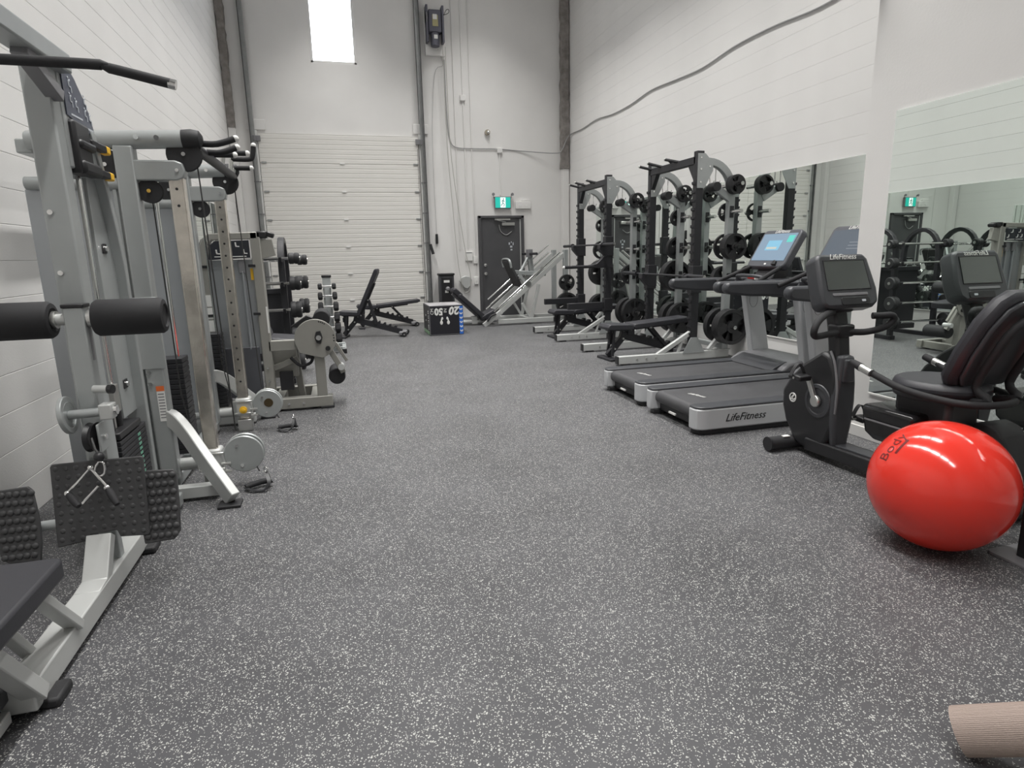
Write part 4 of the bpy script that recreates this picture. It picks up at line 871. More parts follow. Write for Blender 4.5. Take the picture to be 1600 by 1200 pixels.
text_part(P_, 'unit', 'IN', 0.075, (px0+0.29, yy, ph-0.09), (0, 0, 1), (-1, 0, 0), WHITE)
text_part(P_, 'unit', 'CM', 0.075, (px0+0.055, yy, ph-0.10), (0, 0, 1), (-1, 0, 0), WHITE)
fm = MB()
for s in (-1, 1):
    fm.ball((1.73+s*0.062, yy, 0.225), 0.034, (0.75, 0.08, 1.1), 12, 8).ball((1.73+s*0.045, yy, 0.30), 0.022, (0.8, 0.1, 1.2), 12, 8).beam((1.73+s*0.066, yy, 0.23), (1.73+s*0.055, yy, 0.30), 0.004, 0.022, (1, 0, 0))
P_.part('foot_mark', fm, WHITE)
P_.part('green_strip', MB().bx(px0-0.003, px0+0.001, py0+0.03, py1-0.03, 0.012, 0.07), GREEN)
text_part(P_, 'number', '24 IN 61 CM', 0.09, (px0-0.003, py0+0.10, 0.27), (0, 0, -1), (0, -1, 0), WHITE, sx=0.7)
lm = MB()
for (y, z) in ((11.25, 0.24), (11.25, 0.33)): lm.ball((px0-0.002, y, z), 0.025, (0.08, 1.0, 0.8), 10, 8)
P_.part('foot_mark', lm, WHITE)
for x in (px0+0.008,): P_.part('edge_seam', MB().bx(x-0.004, x+0.004, py0-0.002, py0+0.002, 0.01, ph-0.01).bx(px0+0.01, px1-0.01, py0-0.002, py0+0.002, 0.012, 0.018), MGREY)

# ================================================================== leg press
G_ = Thing('leg_press', 'silver forty five degree leg press with black back pad', 'gym machine', (3.2, 12.0, 0))
Yn, Yf = 11.85, 12.55; Ym = 12.2
for y in (Yn, Yf):
    G_.part('slide_rail', MB().beam((2.86, y, 0.14), (4.36, y, 1.36), 0.05, 0.09), PALE, 0.006)
    G_.part('chrome_rod', MB().cyl((2.98, y-0.01, 0.36), (4.26, y-0.01, 1.40), 0.022, 12), CHROME)
    G_.part('front_foot', MB().beam((2.66, y-0.03, 0.015), (3.02, y-0.03, 0.27), 0.07, 0.09), PALE, 0.006)
    G_.part('base_beam', MB().bx(2.95, 4.50, y-0.04, y+0.04, 0.03, 0.12), PALE, 0.006)
    G_.part('rear_column', MB().bx(4.34, 4.43, y-0.045, y+0.045, 0.05, 1.45), SILVER, 0.008)
    G_.part('brace', MB().beam((3.66, y, 0.12), (3.82, y, 0.78), 0.06, 0.05, (0, 1, 0)), PALE, 0.005)
    G_.part('brace', MB().beam((3.64, y, 0.12), (3.46, y, 0.42), 0.05, 0.04, (0, 1, 0)), PALE, 0.005)
    G_.part('chrome_rod', MB().cyl((2.95, y+0.10, 0.46), (4.30, y+0.10, 1.56), 0.018, 12) if y == Yf else MB().cyl((3.02, y+0.12, 0.30), (4.30, y+0.12, 1.34), 0.02, 12), CHROME)
    G_.part('stop_rod', MB().cyl((2.90, y+0.08, 0.26), (3.5, y+0.08, 0.75), 0.018, 10), CHROME)
    G_.part('safety_handle', MB().tube(smooth_path([(2.72, y-0.09, 0.10), (2.80, y-0.09, 0.20), (2.90, y-0.09, 0.24)], 4), 0.02, 10), BLACK)
G_.part('base_crossbar', MB().bx(4.40, 4.48, Yn-0.1, Yf+0.1, 0.03, 0.12).bx(3.60, 3.68, Yn, Yf, 0.03, 0.11), PALE, 0.005)
G_.part('seat_tube', MB().cyl((2.05, 12.15, 0.07), (2.85, 12.15, 0.07), 0.05, 16), PALE)
G_.part('seat_base', MB().bx(2.48, 2.60, 12.10, 12.20, 0.02, 0.18), PALE, 0.01)
bk = MB().prism([(0.0, 0.0), (0.62, 0.0), (0.65, 0.05), (0.62, 0.09), (0.0, 0.09)], (2.66, Ym, 0.15), (-0.66, 0, 0.62), (0.62, 0, 0.66), 0.42)
G_.part('backrest', bk, VINYL, 0.015)
G_.part('headrest', MB().prism([(0.0, 0.0), (0.20, 0.0), (0.22, 0.05), (0.20, 0.11), (0.0, 0.11)], (2.24, Ym, 0.545), (-0.66, 0, 0.62), (0.62, 0, 0.66), 0.30), VINYL, 0.02)
G_.part('back_frame', MB().beam((2.66, Ym, 0.13), (2.12, Ym, 0.64), 0.08, 0.05), MGREY, 0.006)
G_.part('seat', MB().prism(rrect(0.34, 0.42, 0.04, 3), (2.80, Ym, 0.20), (0.75, 0, 0.4), (0, 1, 0), 0.09), VINYL, 0.02)
G_.part('seat_bolster', MB().cyl((2.80, 11.98, 0.16), (2.80, 12.42, 0.16), 0.07, 16), VINYL)
# sled with footplate
G_.part('footplate', MB().prism(rrect(0.52, 0.56, 0.05, 4), (3.36, Ym, 1.00), (0, 1, 0), (-0.42, 0, 0.9), 0.05), STUDDED, 0.008)
G_.part('footplate_rim', MB().tube(smooth_path([(3.27, 11.90, 1.12), (3.24, 11.92, 1.26), (3.24, 12.2, 1.29), (3.24, 12.48, 1.26), (3.27, 12.5, 1.12)], 5), 0.022, 10), SILVER)
G_.part('sled_frame', MB().beam((3.42, Yn+0.05, 1.02), (3.98, Yn+0.05, 0.98), 0.07, 0.08).beam((3.42, Yf-0.05, 1.02), (3.98, Yf-0.05, 0.98), 0.07, 0.08).beam((3.42, Yn+0.05, 0.98), (3.60, Yn+0.03, 0.76), 0.06, 0.06).beam((3.42, Yf-0.05, 0.98), (3.60, Yf-0.03, 0.76), 0.06, 0.06), SILVER, 0.006)
G_.part('sled_wheel', MB().cyl((3.60, Yn-0.04, 0.80), (3.60, Yn+0.04, 0.80), 0.05, 14).cyl((3.60, Yf-0.04, 0.80), (3.60, Yf+0.04, 0.80), 0.05, 14), STEEL)
G_.part('weight_horn_post', MB().beam((3.78, Ym, 0.98), (3.74, Ym, 1.36), 0.10, 0.09, (0, 1, 0)), SILVER, 0.008)
G_.part('weight_horn', MB().cyl((3.74, 11.72, 1.38), (3.74, 12.68, 1.38), 0.026, 14), BLKSTEEL); G_.part('horn_collar', MB().bx(3.69, 3.79, 12.12, 12.28, 1.31, 1.47), MGREY, 0.008)
G_.part('horn_brace', MB().beam((3.45, Yn+0.06, 1.02), (3.70, Ym, 1.30), 0.04, 0.04), SILVER, 0.004)
G_.part('storage_horn', MB().cyl((4.38, 11.55, 0.80), (4.38, 11.82, 0.80), 0.024, 12), CHROME); G_.part('storage_horn', MB().cyl((4.38, 11.55, 0.38), (4.38, 11.82, 0.38), 0.024, 12), CHROME)
# ================================================================== half racks
def plate_mesh(r, w):
    """three grip plate, axis along y, face toward -y, hub hole 25 mm"""
    mb = MB()
    mb.ring((0, 0, 0), (0, 1, 0), r, r*0.80, w, 30)
    mb.ring((0, 0, 0), (0, 1, 0), r*0.34, 0.026, w*0.95, 20)
    k = 5
    for s in range(3):
        a0 = math.radians(90+120*s-28); a1 = math.radians(90+120*s+28); poly = []
        for i in range(k+1): a = a0+(a1-a0)*i/k; poly.append((r*0.82*math.cos(a), r*0.82*math.sin(a)))
        for i in range(k+1): a = a1+(a0-a1)*i/k; poly.append((r*0.32*math.cos(a), r*0.32*math.sin(a)))
        mb.prism(poly, (0, 0, 0), (1, 0, 0), (0, 0, 1), w*0.7)
    me = mb.mesh('weight_plate'); me.materials.append(IRON); return me
PM = {k: plate_mesh(*a) for k, a in {'large': (0.225, 0.042), 'medium': (0.16, 0.034), 'small': (0.115, 0.026), 'tiny': (0.085, 0.022)}.items()}
PW = {'large': 0.044, 'medium': 0.036, 'small': 0.028, 'tiny': 0.024}
def put_plates(size, n, x, y, z, s, where):
    for k in range(n):
        o = obj('weight_plate', PM[size], None, None); o.location = (x, y+s*(PW[size]*(k+0.5)), z); o.rotation_euler = (0, random.uniform(0, 2), 0 if s < 0 else PI)
        setp(o, '%s black weight plate on %s' % (size, where), 'weight plate', '%s plates on %s' % (size, where))
def half_rack(label, XF, XU, XP, yc, who, dips):
    t = Thing('half_rack', label, 'power rack', (XU, yc, 0))
    hw = 0.58; HT = 2.50
    for s in (-1, 1):
        y = yc+s*hw
        f = t.part('floor_beam', MB().bx(XF, XP+0.06, y-0.04, y+0.04, 0.02, 0.115), PALE, 0.005)
        t.part('beam_cap', MB().bx(XF-0.012, XF+0.004, y-0.042, y+0.042, 0.018, 0.117), BLACK, 0.004, f)
        t.part('beam_foot', MB().bx(XF+0.06, XF+0.16, y-0.045, y+0.045, 0.0, 0.022), RUBBER, 0.004, f)
        for k in range(3): t.part('bolt', MB().cyl((XF+0.25+k*0.13, y-0.04, 0.07), (XF+0.25+k*0.13, y-0.05, 0.07), 0.012, 8), STEEL, parent=f)
        t.part('brace', MB().beam((XU-0.50, y, 0.09), (XU-0.03, y, 0.36), 0.05, 0.055), PALE, 0.005)
        t.part('brace_web', MB().beam((XU-0.20, y, 0.11), (XU-0.14, y, 0.28), 0.03, 0.03, (0, 1, 0)), PALE, 0.003)
        t.part('base_gusset', MB().prism([(-0.16, 0.0), (0.16, 0.0), (0.05, 0.20), (-0.05, 0.20)], (XU, y-0.045, 0.10), (1, 0, 0), (0, 0, 1), 0.008), SILVER, 0.002)
        up = t.part('upright', MB().bx(XU-0.05, XU+0.05, y-0.038, y+0.038, 0.115, HT+0.05), BLKSTEEL, 0.006)
        nt = MB()
        for k in range(19): nt.prism([(0, 0), (-0.018, 0.012), (-0.018, 0.04), (0, 0.03)], (XU-0.05, y, 0.32+k*0.102), (1, 0, 0), (0, 0, 1), 0.07)
        t.part('slot_tooth', nt, BLKSTEEL, parent=up, kind='stuff')
        gp = t.part('top_gusset', MB().prism([(-0.04, -0.32), (0.06, -0.32), (0.17, -0.12), (0.17, -0.03), (0.06, 0.08), (-0.04, 0.08)], (XU, y-0.042, HT-0.06), (1, 0, 0), (0, 0, 1), 0.008), SILVER, 0.002)
        for (a, b) in ((0, 0.03), (0, -0.10), (0, -0.25), (0.12, -0.07)): t.part('bolt', MB().cyl((XU+a, y-0.046, HT-0.06+b), (XU+a, y-0.056, HT-0.06+b), 0.011, 8), CHROME, parent=gp)
        R = XP-XU-0.12
        arc = [(XU+0.10, y, HT-0.07)]+[(XP-R+R*math.sin(math.radians(a)), y, HT-0.07-R+R*math.cos(math.radians(a))) for a in range(0, 91, 10)]+[(XP, y, 0.115)]
        t.part('curved_post', MB().rtube(arc, 0.085, 0.075, (0, 1, 0), True), SILVER, 0.005)
        t.part('post_foot', MB().bx(XP-0.09, XP+0.07, y-0.06, y+0.06, 0.112, 0.125), PALE, 0.003)
        t.part('post_brace', MB().beam((XP-0.22, y, 0.12), (XP-0.02, y, 0.34), 0.05, 0.05), PALE, 0.004)
        for hx in (0.16, 0.24):
            t.part('accessory_hook', MB().tube(smooth_path([(XU+hx, y, HT-0.13), (XU+hx, y, HT-0.30), (XU+hx+0.03, y-0.005, HT-0.335), (XU+hx+0.055, y-0.01, HT-0.29)], 4), 0.006, 8), CHROME)
        for z in (2.16, 1.84, 1.42, 1.02, 0.42):
            for q in (-1, 1):
                pg = t.part('storage_peg', MB().cyl((XP, y+q*0.038, z), (XP, y+q*0.235, z), 0.0235, 14), CHROME)
                t.part('peg_collar', MB().bx(XP-0.028, XP+0.028, y+q*0.036, y+q*0.048, z-0.07, z+0.07), BLKSTEEL, 0.004, pg)
        er = t.part('rack_ear', MB().beam((XP-0.03, y-0.02, 2.00), (XP-0.24, y-0.02, 2.13), 0.06, 0.085), SILVER, 0.005)
        t.part('ear_roller', MB().cyl((XP-0.25, y-0.09, 2.135), (XP-0.25, y+0.05, 2.135), 0.055, 18), RUBBER, parent=er)
    t.part('top_crossbar', MB().bx(XU-0.05, XU+0.03, yc-hw, yc+hw, HT-0.10, HT-0.01), BLKSTEEL, 0.006)
    for s in (-1, 1):
        t.part('corner_brace', MB().prism([(0, 0), (0.16, 0), (0, -0.22)], (XU-0.01, yc+s*(hw-0.03), HT-0.09), (0, -s, 0), (0, 0, 1), 0.06), BLKSTEEL, 0.004)
    for gy, d in ((0.52, (-0.16, 0.10, 0.055)), (0.24, (-0.14, 0.17, 0.07)), (0.0, (-0.05, 0.02, 0.06)), (-0.20, (-0.10, 0.22, 0.065))):
        a = V((XU-0.02, yc+gy, HT-0.03)); b = a+V(d)
        g = t.part('pull_up_grip', MB().cyl(a, b, 0.018, 12), FOAM); t.part('grip_tip', MB().ball(b, 0.0185), STEEL, parent=g)
    t.part('rear_crossbar', MB().bx(XP-0.03, XP+0.03, yc-hw, yc+hw, 0.12, 0.18), SILVER, 0.005)
    # plates
    W = 'rack '+who.replace('the ', '')
    yn = yc-hw; yf = yc+hw
    def pp(size, n, y, q, z, where): put_plates(size, n, XP, y+q*0.05, z, q, where+', '+W)
    pp('small', 3, yn, -1, 2.16, 'outer top peg')
    if dips:
        pp('large', 2, yn, -1, 0.42, 'outer lowest peg'); pp('medium', 2, yn, 1, 1.02, 'inner lower peg'); pp('large', 3, yn, 1, 0.42, 'inner lowest peg')
    else:
        pp('medium', 3, yn, -1, 1.42, 'outer middle peg'); pp('large', 3, yn, -1, 0.42, 'outer lowest peg')
        pp('small', 1, yn, 1, 1.84, 'inner upper peg'); pp('medium', 1, yn, 1, 1.42, 'inner middle peg'); pp('medium', 2, yn, 1, 1.02, 'inner lower peg'); pp('large', 2, yn, 1, 0.42, 'inner lowest peg')
    pp('small', 2, yf, -1, 2.16, 'far post inner top peg')
    pp('small', 2, yf, 1, 1.84, 'far post outer upper peg'); pp('medium', 2, yf, 1, 1.42, 'far post outer middle peg'); pp('large', 3, yf, 1, 1.02, 'far post outer lower peg'); pp('large', 3, yf, 1, 0.42, 'far post outer lowest peg')
    if not dips: pp('large', 2, yf, -1, 0.42, 'far post inner lowest peg')
    zb = 1.50 if dips else 1.07
    for s in (-1, 1):
        y = yc+s*hw
        t.part('bar_cup', MB().prism([(-0.16, -0.03), (-0.06, -0.14), (0.075, -0.14), (0.075, 0.16), (-0.065, 0.16), (-0.065, 0.03), (-0.10, 0.02), (-0.135, 0.045), (-0.16, 0.04)], (XU, y-0.005, zb-0.036), (1, 0, 0), (0, 0, 1), 0.105), BLKSTEEL, 0.006)
        if dips:
            t.part('spotter_arm', MB().bx(3.44, XU+0.06, y-0.035, y+0.035, 0.50, 0.60), BLKSTEEL, 0.006)
            t.part('spotter_bracket', MB().bx(XU-0.07, XU+0.07, y-0.055, y+0.055, 0.46, 0.66), BLKSTEEL, 0.006)
        else:
            t.part('spotter_bracket', MB().bx(XU-0.07, XU+0.07, y-0.055, y+0.055, 0.86, 1.10), BLKSTEEL, 0.006)
    if dips:
        y = yn
        db = t.part('dip_bracket', MB().prism([(0.07, -0.03), (0.07, 0.17), (-0.06, 0.17), (-0.20, 0.04), (-0.32, 0.02), (-0.32, -0.03)], (XU, y, 1.17), (1, 0, 0), (0, 0, 1), 0.09), BLKSTEEL, 0.006)
        for dy, x0 in ((0.0, 3.50), (-0.03, 3.34)):
            t.part('dip_bar', MB().cyl((x0, y+dy*4, 1.165), (XU-0.25, y+dy, 1.165), 0.024, 12), BLKSTEEL, parent=db); t.part('bar_tip', MB().ball((x0, y+dy*4, 1.165), 0.024), WHITE, parent=db)
    return t
half_rack('black and silver half rack with dip bars beside the leg press', 3.24, 4.12, 4.56, 9.78, 'beside the leg press', True)
half_rack('black and silver half rack loaded with plates beside the treadmills', 3.24, 4.28, 4.74, 7.50, 'beside the treadmills', False)
def barbell(label, x, yc, z):
    t = Thing('olympic_barbell', label, 'barbell', (x, yc, z))
    t.part('shaft', MB().cyl((x, yc-0.66, z), (x, yc+0.66, z), 0.014, 12), BLKSTEEL)
    for s in (-1, 1):
        sl = t.part('sleeve', MB().cyl((x, yc+s*0.67, z), (x, yc+s*1.09, z), 0.025, 16), BLKSTEEL)
        t.part('collar', MB().cyl((x, yc+s*0.65, z), (x, yc+s*0.68, z), 0.037, 16), BLKSTEEL, parent=sl); t.part('end_cap', MB().cyl((x, yc+s*1.09, z), (x, yc+s*1.096, z), 0.020, 14), STEEL, parent=sl)
barbell('black barbell racked across the half rack beside the leg press', 4.01, 9.80, 1.50)
barbell('black barbell racked across the half rack beside the treadmills', 4.17, 7.62, 1.07)
# loose plates on the leg press storage horns
for z, r in ((0.80, 'medium'), (0.38, 'large')):
    put_plates(r, 2, 4.38, 11.80, z, -1, 'the leg press storage horn')

# ================================================================== treadmills
def treadmill(label, loc, lit):
    t = Thing('treadmill', label, 'treadmill', loc, 0.0); t.loc = V((0, 0, 0))
    hw = 0.43
    t.part('underframe', MB().bx(0.08, 1.95, -hw+0.06, hw-0.06, 0.035, 0.14), BLACK, 0.01)
    for s in (-1, 1):
        y0, y1 = s*(hw-0.145), s*hw
        plan = [(0.05, y0), (0.0, s*(hw-0.125)), (0.0, s*(hw-0.06)), (0.015, s*(hw-0.025)), (0.05, s*(hw-0.005)), (0.10, y1), (1.60, y1), (1.60, y0)]
        p = t.part('side_panel', MB().prism(plan, (0, 0, 0.125), (1, 0, 0), (0, 1, 0), 0.165), mat('silver_plastic', (0.56, 0.57, 0.585), 0.35, 0.2), 0.012)
        t.part('step_rail', MB().prism([(a+(0.004 if a < 0.1 else 0), b) for a, b in plan], (0, 0, 0.216), (1, 0, 0), (0, 1, 0), 0.018), CHARCOAL, 0.008)
        t.part('floor_skirt', MB().prism([(a*0.98+0.03, b*0.96) for a, b in plan], (0, 0, 0.022), (1, 0, 0), (0, 1, 0), 0.04), BLACK, 0.005)
    text_part(t, 'brand_name', 'LifeFitness', 0.085, (0.42, -hw-0.001, 0.125), (1, 0, 0), (0, 0, 1), BLACK, shear=0.35)
    bw = 0.28
    prof = [(0.03+0.055*(1-math.cos(math.radians(a))), 0.155+0.055*math.sin(math.radians(a))) for a in range(-80, 91, 17)]
    prof = [(x, z) for x, z in prof]+[(1.56, 0.212), (1.56, 0.20), (0.2, 0.10)]
    bl = t.part('belt', MB().prism(prof, (0, 0, 0), (1, 0, 0), (0, 0, 1), 2*bw), BELT)
    text_part(t, 'belt_mark', 'LifeFitness', 0.06, (0.26, 0.0, 0.2125), (0.3, -1, 0), (1, 0.3, 0), PAPER, bl, shear=0.3, depth=0.001, sx=0.7)
    t.part('rear_badge', MB().bx(0.03, 0.042, -0.05, 0.05, 0.07, 0.085), PAPER)
    hood = [(1.50, 0.20), (1.52, 0.235), (1.60, 0.285), (1.80, 0.315), (2.0, 0.30), (2.06, 0.24), (2.06, 0.05), (1.58, 0.05)]
    t.part('motor_hood', MB().prism(hood, (0, 0, 0), (1, 0, 0), (0, 0, 1), 2*hw-0.02), MGREY, 0.02)
    t.part('hood_lip', MB().prism([(1.44, 0.215), (1.50, 0.25), (1.60, 0.292), (1.63, 0.295), (1.63, 0.27), (1.52, 0.215)], (0, 0, 0), (1, 0, 0), (0, 0, 1), 2*bw+0.12), CHARCOAL, 0.006)
    for s in (-1, 1):
        y = s*(hw-0.03)
        up = t.part('upright', MB().prism([(1.76, 0.22), (1.97, 0.22), (1.80, 1.02), (1.60, 1.02)], (0, y, 0), (1, 0, 0), (0, 0, 1), 0.095), mat('silver_plastic', (0.56, 0.57, 0.585)), 0.014)
        ov = MB().tube([(1.72+0.05*math.cos(a), y-s*0.0-0.049, 0.86+0.085*math.sin(a)) for a in [2*PI*k/28 for k in range(29)]], 0.002, 5)
        t.part('oval_groove', ov, MGREY, parent=up)
        t.part('handrail', MB().prism([(0.74, 1.02), (0.78, 1.00), (1.0, 0.975), (1.55, 0.95), (1.80, 0.95), (1.84, 1.00), (1.80, 1.085), (1.30, 1.10), (0.76, 1.105), (0.735, 1.07)], (0, y, 0), (1, 0, 0), (0, 0, 1), 0.085), CHARCOAL, 0.025)
        t.part('grip_bar', MB().cyl((1.22, s*0.30, 1.06), (1.60, s*0.22, 1.22), 0.021, 12), FOAM)
        t.part('cup_well', MB().cyl((1.52, s*0.28, 0.93), (1.52, s*0.28, 1.09), 0.065, 18, 0.075), CHARCOAL)
    t.part('crossbar', MB().prism([(1.42, 1.0), (1.48, 0.94), (1.78, 0.94), (1.84, 1.02), (1.76, 1.11), (1.50, 1.09)], (0, 0, 0), (1, 0, 0), (0, 0, 1), 2*hw-0.08), CHARCOAL, 0.025)
    t.part('front_grip', MB().tube(smooth_path([(1.46, -0.22, 1.07), (1.38, -0.18, 1.12), (1.36, 0, 1.13), (1.38, 0.18, 1.12), (1.46, 0.22, 1.07)], 5), 0.018, 10), CHARCOAL)
    t.part('stop_button', MB().bx(1.43, 1.50, -0.03, 0.09, 1.09, 1.12), mat('red_stop', (0.6, 0.04, 0.03), 0.35), 0.01); t.part('stop_clip', MB().bx(1.42, 1.47, -0.06, -0.035, 1.085, 1.13), WHITE, 0.004)
    t.part('console_neck', MB().prism([(1.52, 1.08), (1.72, 1.08), (1.74, 1.26), (1.62, 1.22)], (0, 0, 0), (1, 0, 0), (0, 0, 1), 0.30), BLACK, 0.02)
    # console tilted toward the runner
    n = V((-0.86, 0, 0.51)).normalized(); uu = V((0, -1, 0)); vv = n.cross(uu).normalized()
    c = V((1.66, 0, 1.385))
    cs = t.part('console', MB().prism(rrect(0.56, 0.42, 0.05, 4), c-n*0.03, uu, vv, 0.075), DGREY, 0.014)
    t.part('console_back', MB().prism(rrect(0.40, 0.30, 0.06, 4), c-n*0.085, uu, vv, 0.05), BLACK, 0.02)
    scr = t.part('screen', MB().prism(rrect(0.49, 0.30, 0.006, 2), c+n*0.009+vv*0.012, uu, vv, 0.006), emit('lit_screen', (0.23, 0.33, 0.44), 0.55) if lit else emit('dim_screen', (0.11, 0.14, 0.18), 0.35), parent=cs)
    text_part(t, 'brand_name', 'LifeFitness', 0.05, c+n*0.0085+vv*0.186, uu, vv, PAPER, cs, shear=0.3, depth=0.002)
    t.part('home_button', MB().prism(rrect(0.03, 0.016, 0.005, 2), c+n*0.0085-vv*0.175, uu, vv, 0.003), PAPER, parent=cs)
    if lit:
        t.part('screen_tile', MB().prism(rrect(0.085, 0.075, 0.004, 2), c+n*0.0125+vv*0.10+uu*0.185, uu, vv, 0.001), emit('teal_tile', (0.10, 0.55, 0.48), 0.7), parent=scr)
        t.part('screen_tile', MB().prism(rrect(0.20, 0.11, 0.004, 2), c+n*0.0125+vv*0.03-uu*0.02, uu, vv, 0.001), emit('sky_tile', (0.22, 0.50, 0.68), 0.6), parent=scr)
        t.part('screen_tile', MB().prism(rrect(0.15, 0.022, 0.003, 2), c+n*0.0132+vv*0.0-uu*0.03, uu, vv, 0.001), emit('sand_tile', (0.55, 0.56, 0.50), 0.6), parent=scr)
    else:
        for k in range(3): t.part('screen_text', MB().prism(rrect(0.13, 0.008, 0.002, 2), c+n*0.0125+vv*(0.04-k*0.03)+uu*0.06, uu, vv, 0.001), emit('dim_text', (0.25, 0.28, 0.32), 0.4), parent=scr)
    t.part('rest_hook', MB().prism([(-0.03, -0.02), (0.03, -0.02), (0.02, 0.02), (0.0, 0.03), (-0.02, 0.02)], c+n*0.015-vv*0.17+uu*0.14, uu, vv, 0.03), BLACK, 0.004, cs)
    return t
treadmill('silver and black treadmill with lit blue screen beside the half rack', (2.54, 5.36, 0), True)
treadmill('silver and black treadmill with dim screen beside the recumbent bike', (2.52, 4.39, 0), False)

# ================================================================== recumbent bike
K = Thing('recumbent_bike', 'black recumbent exercise bike with tall grey console by the mirror', 'exercise bike', (3.08, 2.9, 0))
prof = [(3.20, 0.71), (3.27, 0.735), (3.43, 0.63), (3.55, 0.51), (3.615, 0.41), (3.61, 0.30), (3.57, 0.20), (3.47, 0.07), (3.42, 0.05), (3.27, 0.05), (3.19, 0.12), (3.135, 0.25), (3.115, 0.38), (3.125, 0.52), (3.15, 0.62)]
K.part('drive_shroud', MB().prism(prof, (3.05, 0, 0), (0, 1, 0), (0, 0, 1), 0.15), BLACK, 0.025)
K.part('rear_shroud', MB().prism([(-0.045, 0.10), (0.045, 0.10), (0.075, 0.28), (0.082, 0.42), (0.075, 0.54), (0.05, 0.72), (-0.05, 0.72), (-0.065, 0.54), (-0.075, 0.40), (-0.07, 0.26)], (3.045, 3.145, 0), (1, 0, 0), (0, 0, 1), 0.06), CHARCOAL, 0.02)
K.part('bottle_tray', MB().prism([(-0.045, 0.55), (0.045, 0.55), (0.035, 0.70), (-0.035, 0.70)], (3.045, 3.112, 0), (1, 0, 0), (0, 0, 1), 0.03), CHARCOAL, 0.012)
K.part('ridge_line', MB().tube(smooth_path([(2.985, 3.13, 0.30), (2.98, 3.12, 0.50), (2.985, 3.16, 0.66), (2.99, 3.21, 0.74)], 4), 0.008, 8), MGREY)
lg = K.part('round_logo', MB().ring((2.973, 3.50, 0.375), (-1, 0, 0), 0.033, 0.026, 0.004), WHITE)
K.part('logo_mark', MB().beam((2.972, 3.52, 0.355), (2.972, 3.49, 0.395), 0.003, 0.012).beam((2.972, 3.50, 0.355), (2.972, 3.475, 0.372), 0.003, 0.010).beam((2.972, 3.515, 0.378), (2.972, 3.49, 0.36), 0.003, 0.007), WHITE, parent=lg)
K.part('crank_dish', MB().lathe([(0.115, 0), (0.11, 0.008), (0.09, 0.010), (0.085, 0.004), (0.0, 0.004)], (2.976, 3.27, 0.40), (-1, 0, 0), 30), CHARCOAL)
cr = K.part('crank_arm', MB().beam((2.955, 3.27, 0.40), (2.945, 3.335, 0.545), 0.024, 0.035, (0, 1, 0)).lathe([(0.04, 0), (0.04, 0.02), (0.03, 0.028), (0, 0.028)], (2.968, 3.27, 0.40), (-1, 0, 0), 20), STEEL, 0.005)
K.part('crank_arm', MB().beam((3.135, 3.27, 0.40), (3.155, 3.165, 0.285), 0.022, 0.034, (0, 1, 0)), STEEL, 0.005)
def pedal(x, y, z, s):
    p = K.part('pedal', MB().prism([(-0.055, -0.018), (0.05, -0.012), (0.06, 0.01), (0.0, 0.022), (-0.06, 0.016)], (x, y, z), (0, 1, 0), (0, 0, 1), 0.095), BLACK, 0.008)
    K.part('pedal_strap', MB().rtube([(x-0.055+0.11*k/10, y+0.02, z+0.012+0.075*math.sin(PI*k/10)) for k in range(11)], 0.004, 0.028, (0, 1, 0), True), RUBBER, parent=p)
    K.part('spindle', MB().cyl((x-s*0.05, y, z), (x+s*0.075, y, z), 0.008, 8), STEEL, parent=p)
pedal(2.875, 3.335, 0.555, 1); pedal(3.235, 3.16, 0.285, -1)
K.part('front_stabiliser', MB().cyl((2.80, 3.50, 0.055), (3.34, 3.50, 0.055), 0.048, 18), RUBBER); K.part('stabiliser_cap', MB().cyl((2.79, 3.50, 0.055), (2.805, 3.50, 0.055), 0.05, 18), BLACK)
K.part('stabiliser_label', MB().bx(2.90, 2.95, 3.47, 3.50, 0.100, 0.106), PAPER)
K.part('seat_rail', MB().beam((3.05, 3.36, 0.085), (3.12, 2.12, 0.085), 0.17, 0.09), BLACK, 0.012); K.part('rail_track', MB().beam((3.05, 3.12, 0.134), (3.12, 2.15, 0.134), 0.10, 0.012), CHARCOAL, 0.004)
K.part('rear_stabiliser', MB().cyl((2.85, 2.16, 0.05), (3.40, 2.16, 0.05), 0.045, 18), BLACK)
K.part('console_post', MB().rtube(smooth_path([(3.055, 3.20, 0.66), (3.065, 3.24, 0.85), (3.08, 3.31, 1.06)], 4), 0.105, 0.085, (0, 1, 0)), BLACK, 0.018)
# console
n = V((0.02, -0.93, 0.36)).normalized(); uu = V((1, 0.02, 0)).normalized(); vv = n.cross(uu).normalized(); c = V((3.09, 3.24, 1.185))
cs = K.part('console', MB().prism([(-0.185, -0.18), (0.17, -0.18), (0.215, -0.15), (0.225, -0.06), (0.20, 0.14), (0.17, 0.175), (-0.17, 0.175), (-0.20, 0.15), (-0.215, -0.05), (-0.215, -0.15)], c-n*0.05, uu, vv, 0.115), CHARCOAL, 0.02)
K.part('screen', MB().prism([(-0.16, -0.06), (0.165, -0.06), (0.155, 0.125), (-0.155, 0.125)], c+n*0.009, uu, vv, 0.004), mat('dark_glossy_screen', (0.075, 0.085, 0.08), 0.06, 0.0, 0, 100, 0, 6, 1.0), parent=cs)
K.part('screen_bezel', MB().tube([c+n*0.009+uu*a+vv*b for a, b in ((-0.163, -0.063), (0.168, -0.063), (0.158, 0.128), (-0.158, 0.128), (-0.163, -0.063))], 0.004, 6), BLACK, parent=cs)
text_part(K, 'brand_name', 'LifeFitness', 0.05, c+n*0.009+vv*0.151, uu, vv, PAPER, cs, shear=0.3, depth=0.002)
K.part('key_strip', MB().prism(rrect(0.27, 0.018, 0.006, 2), c+n*0.009-vv*0.095, uu, vv, 0.006), MGREY, 0.002, cs)
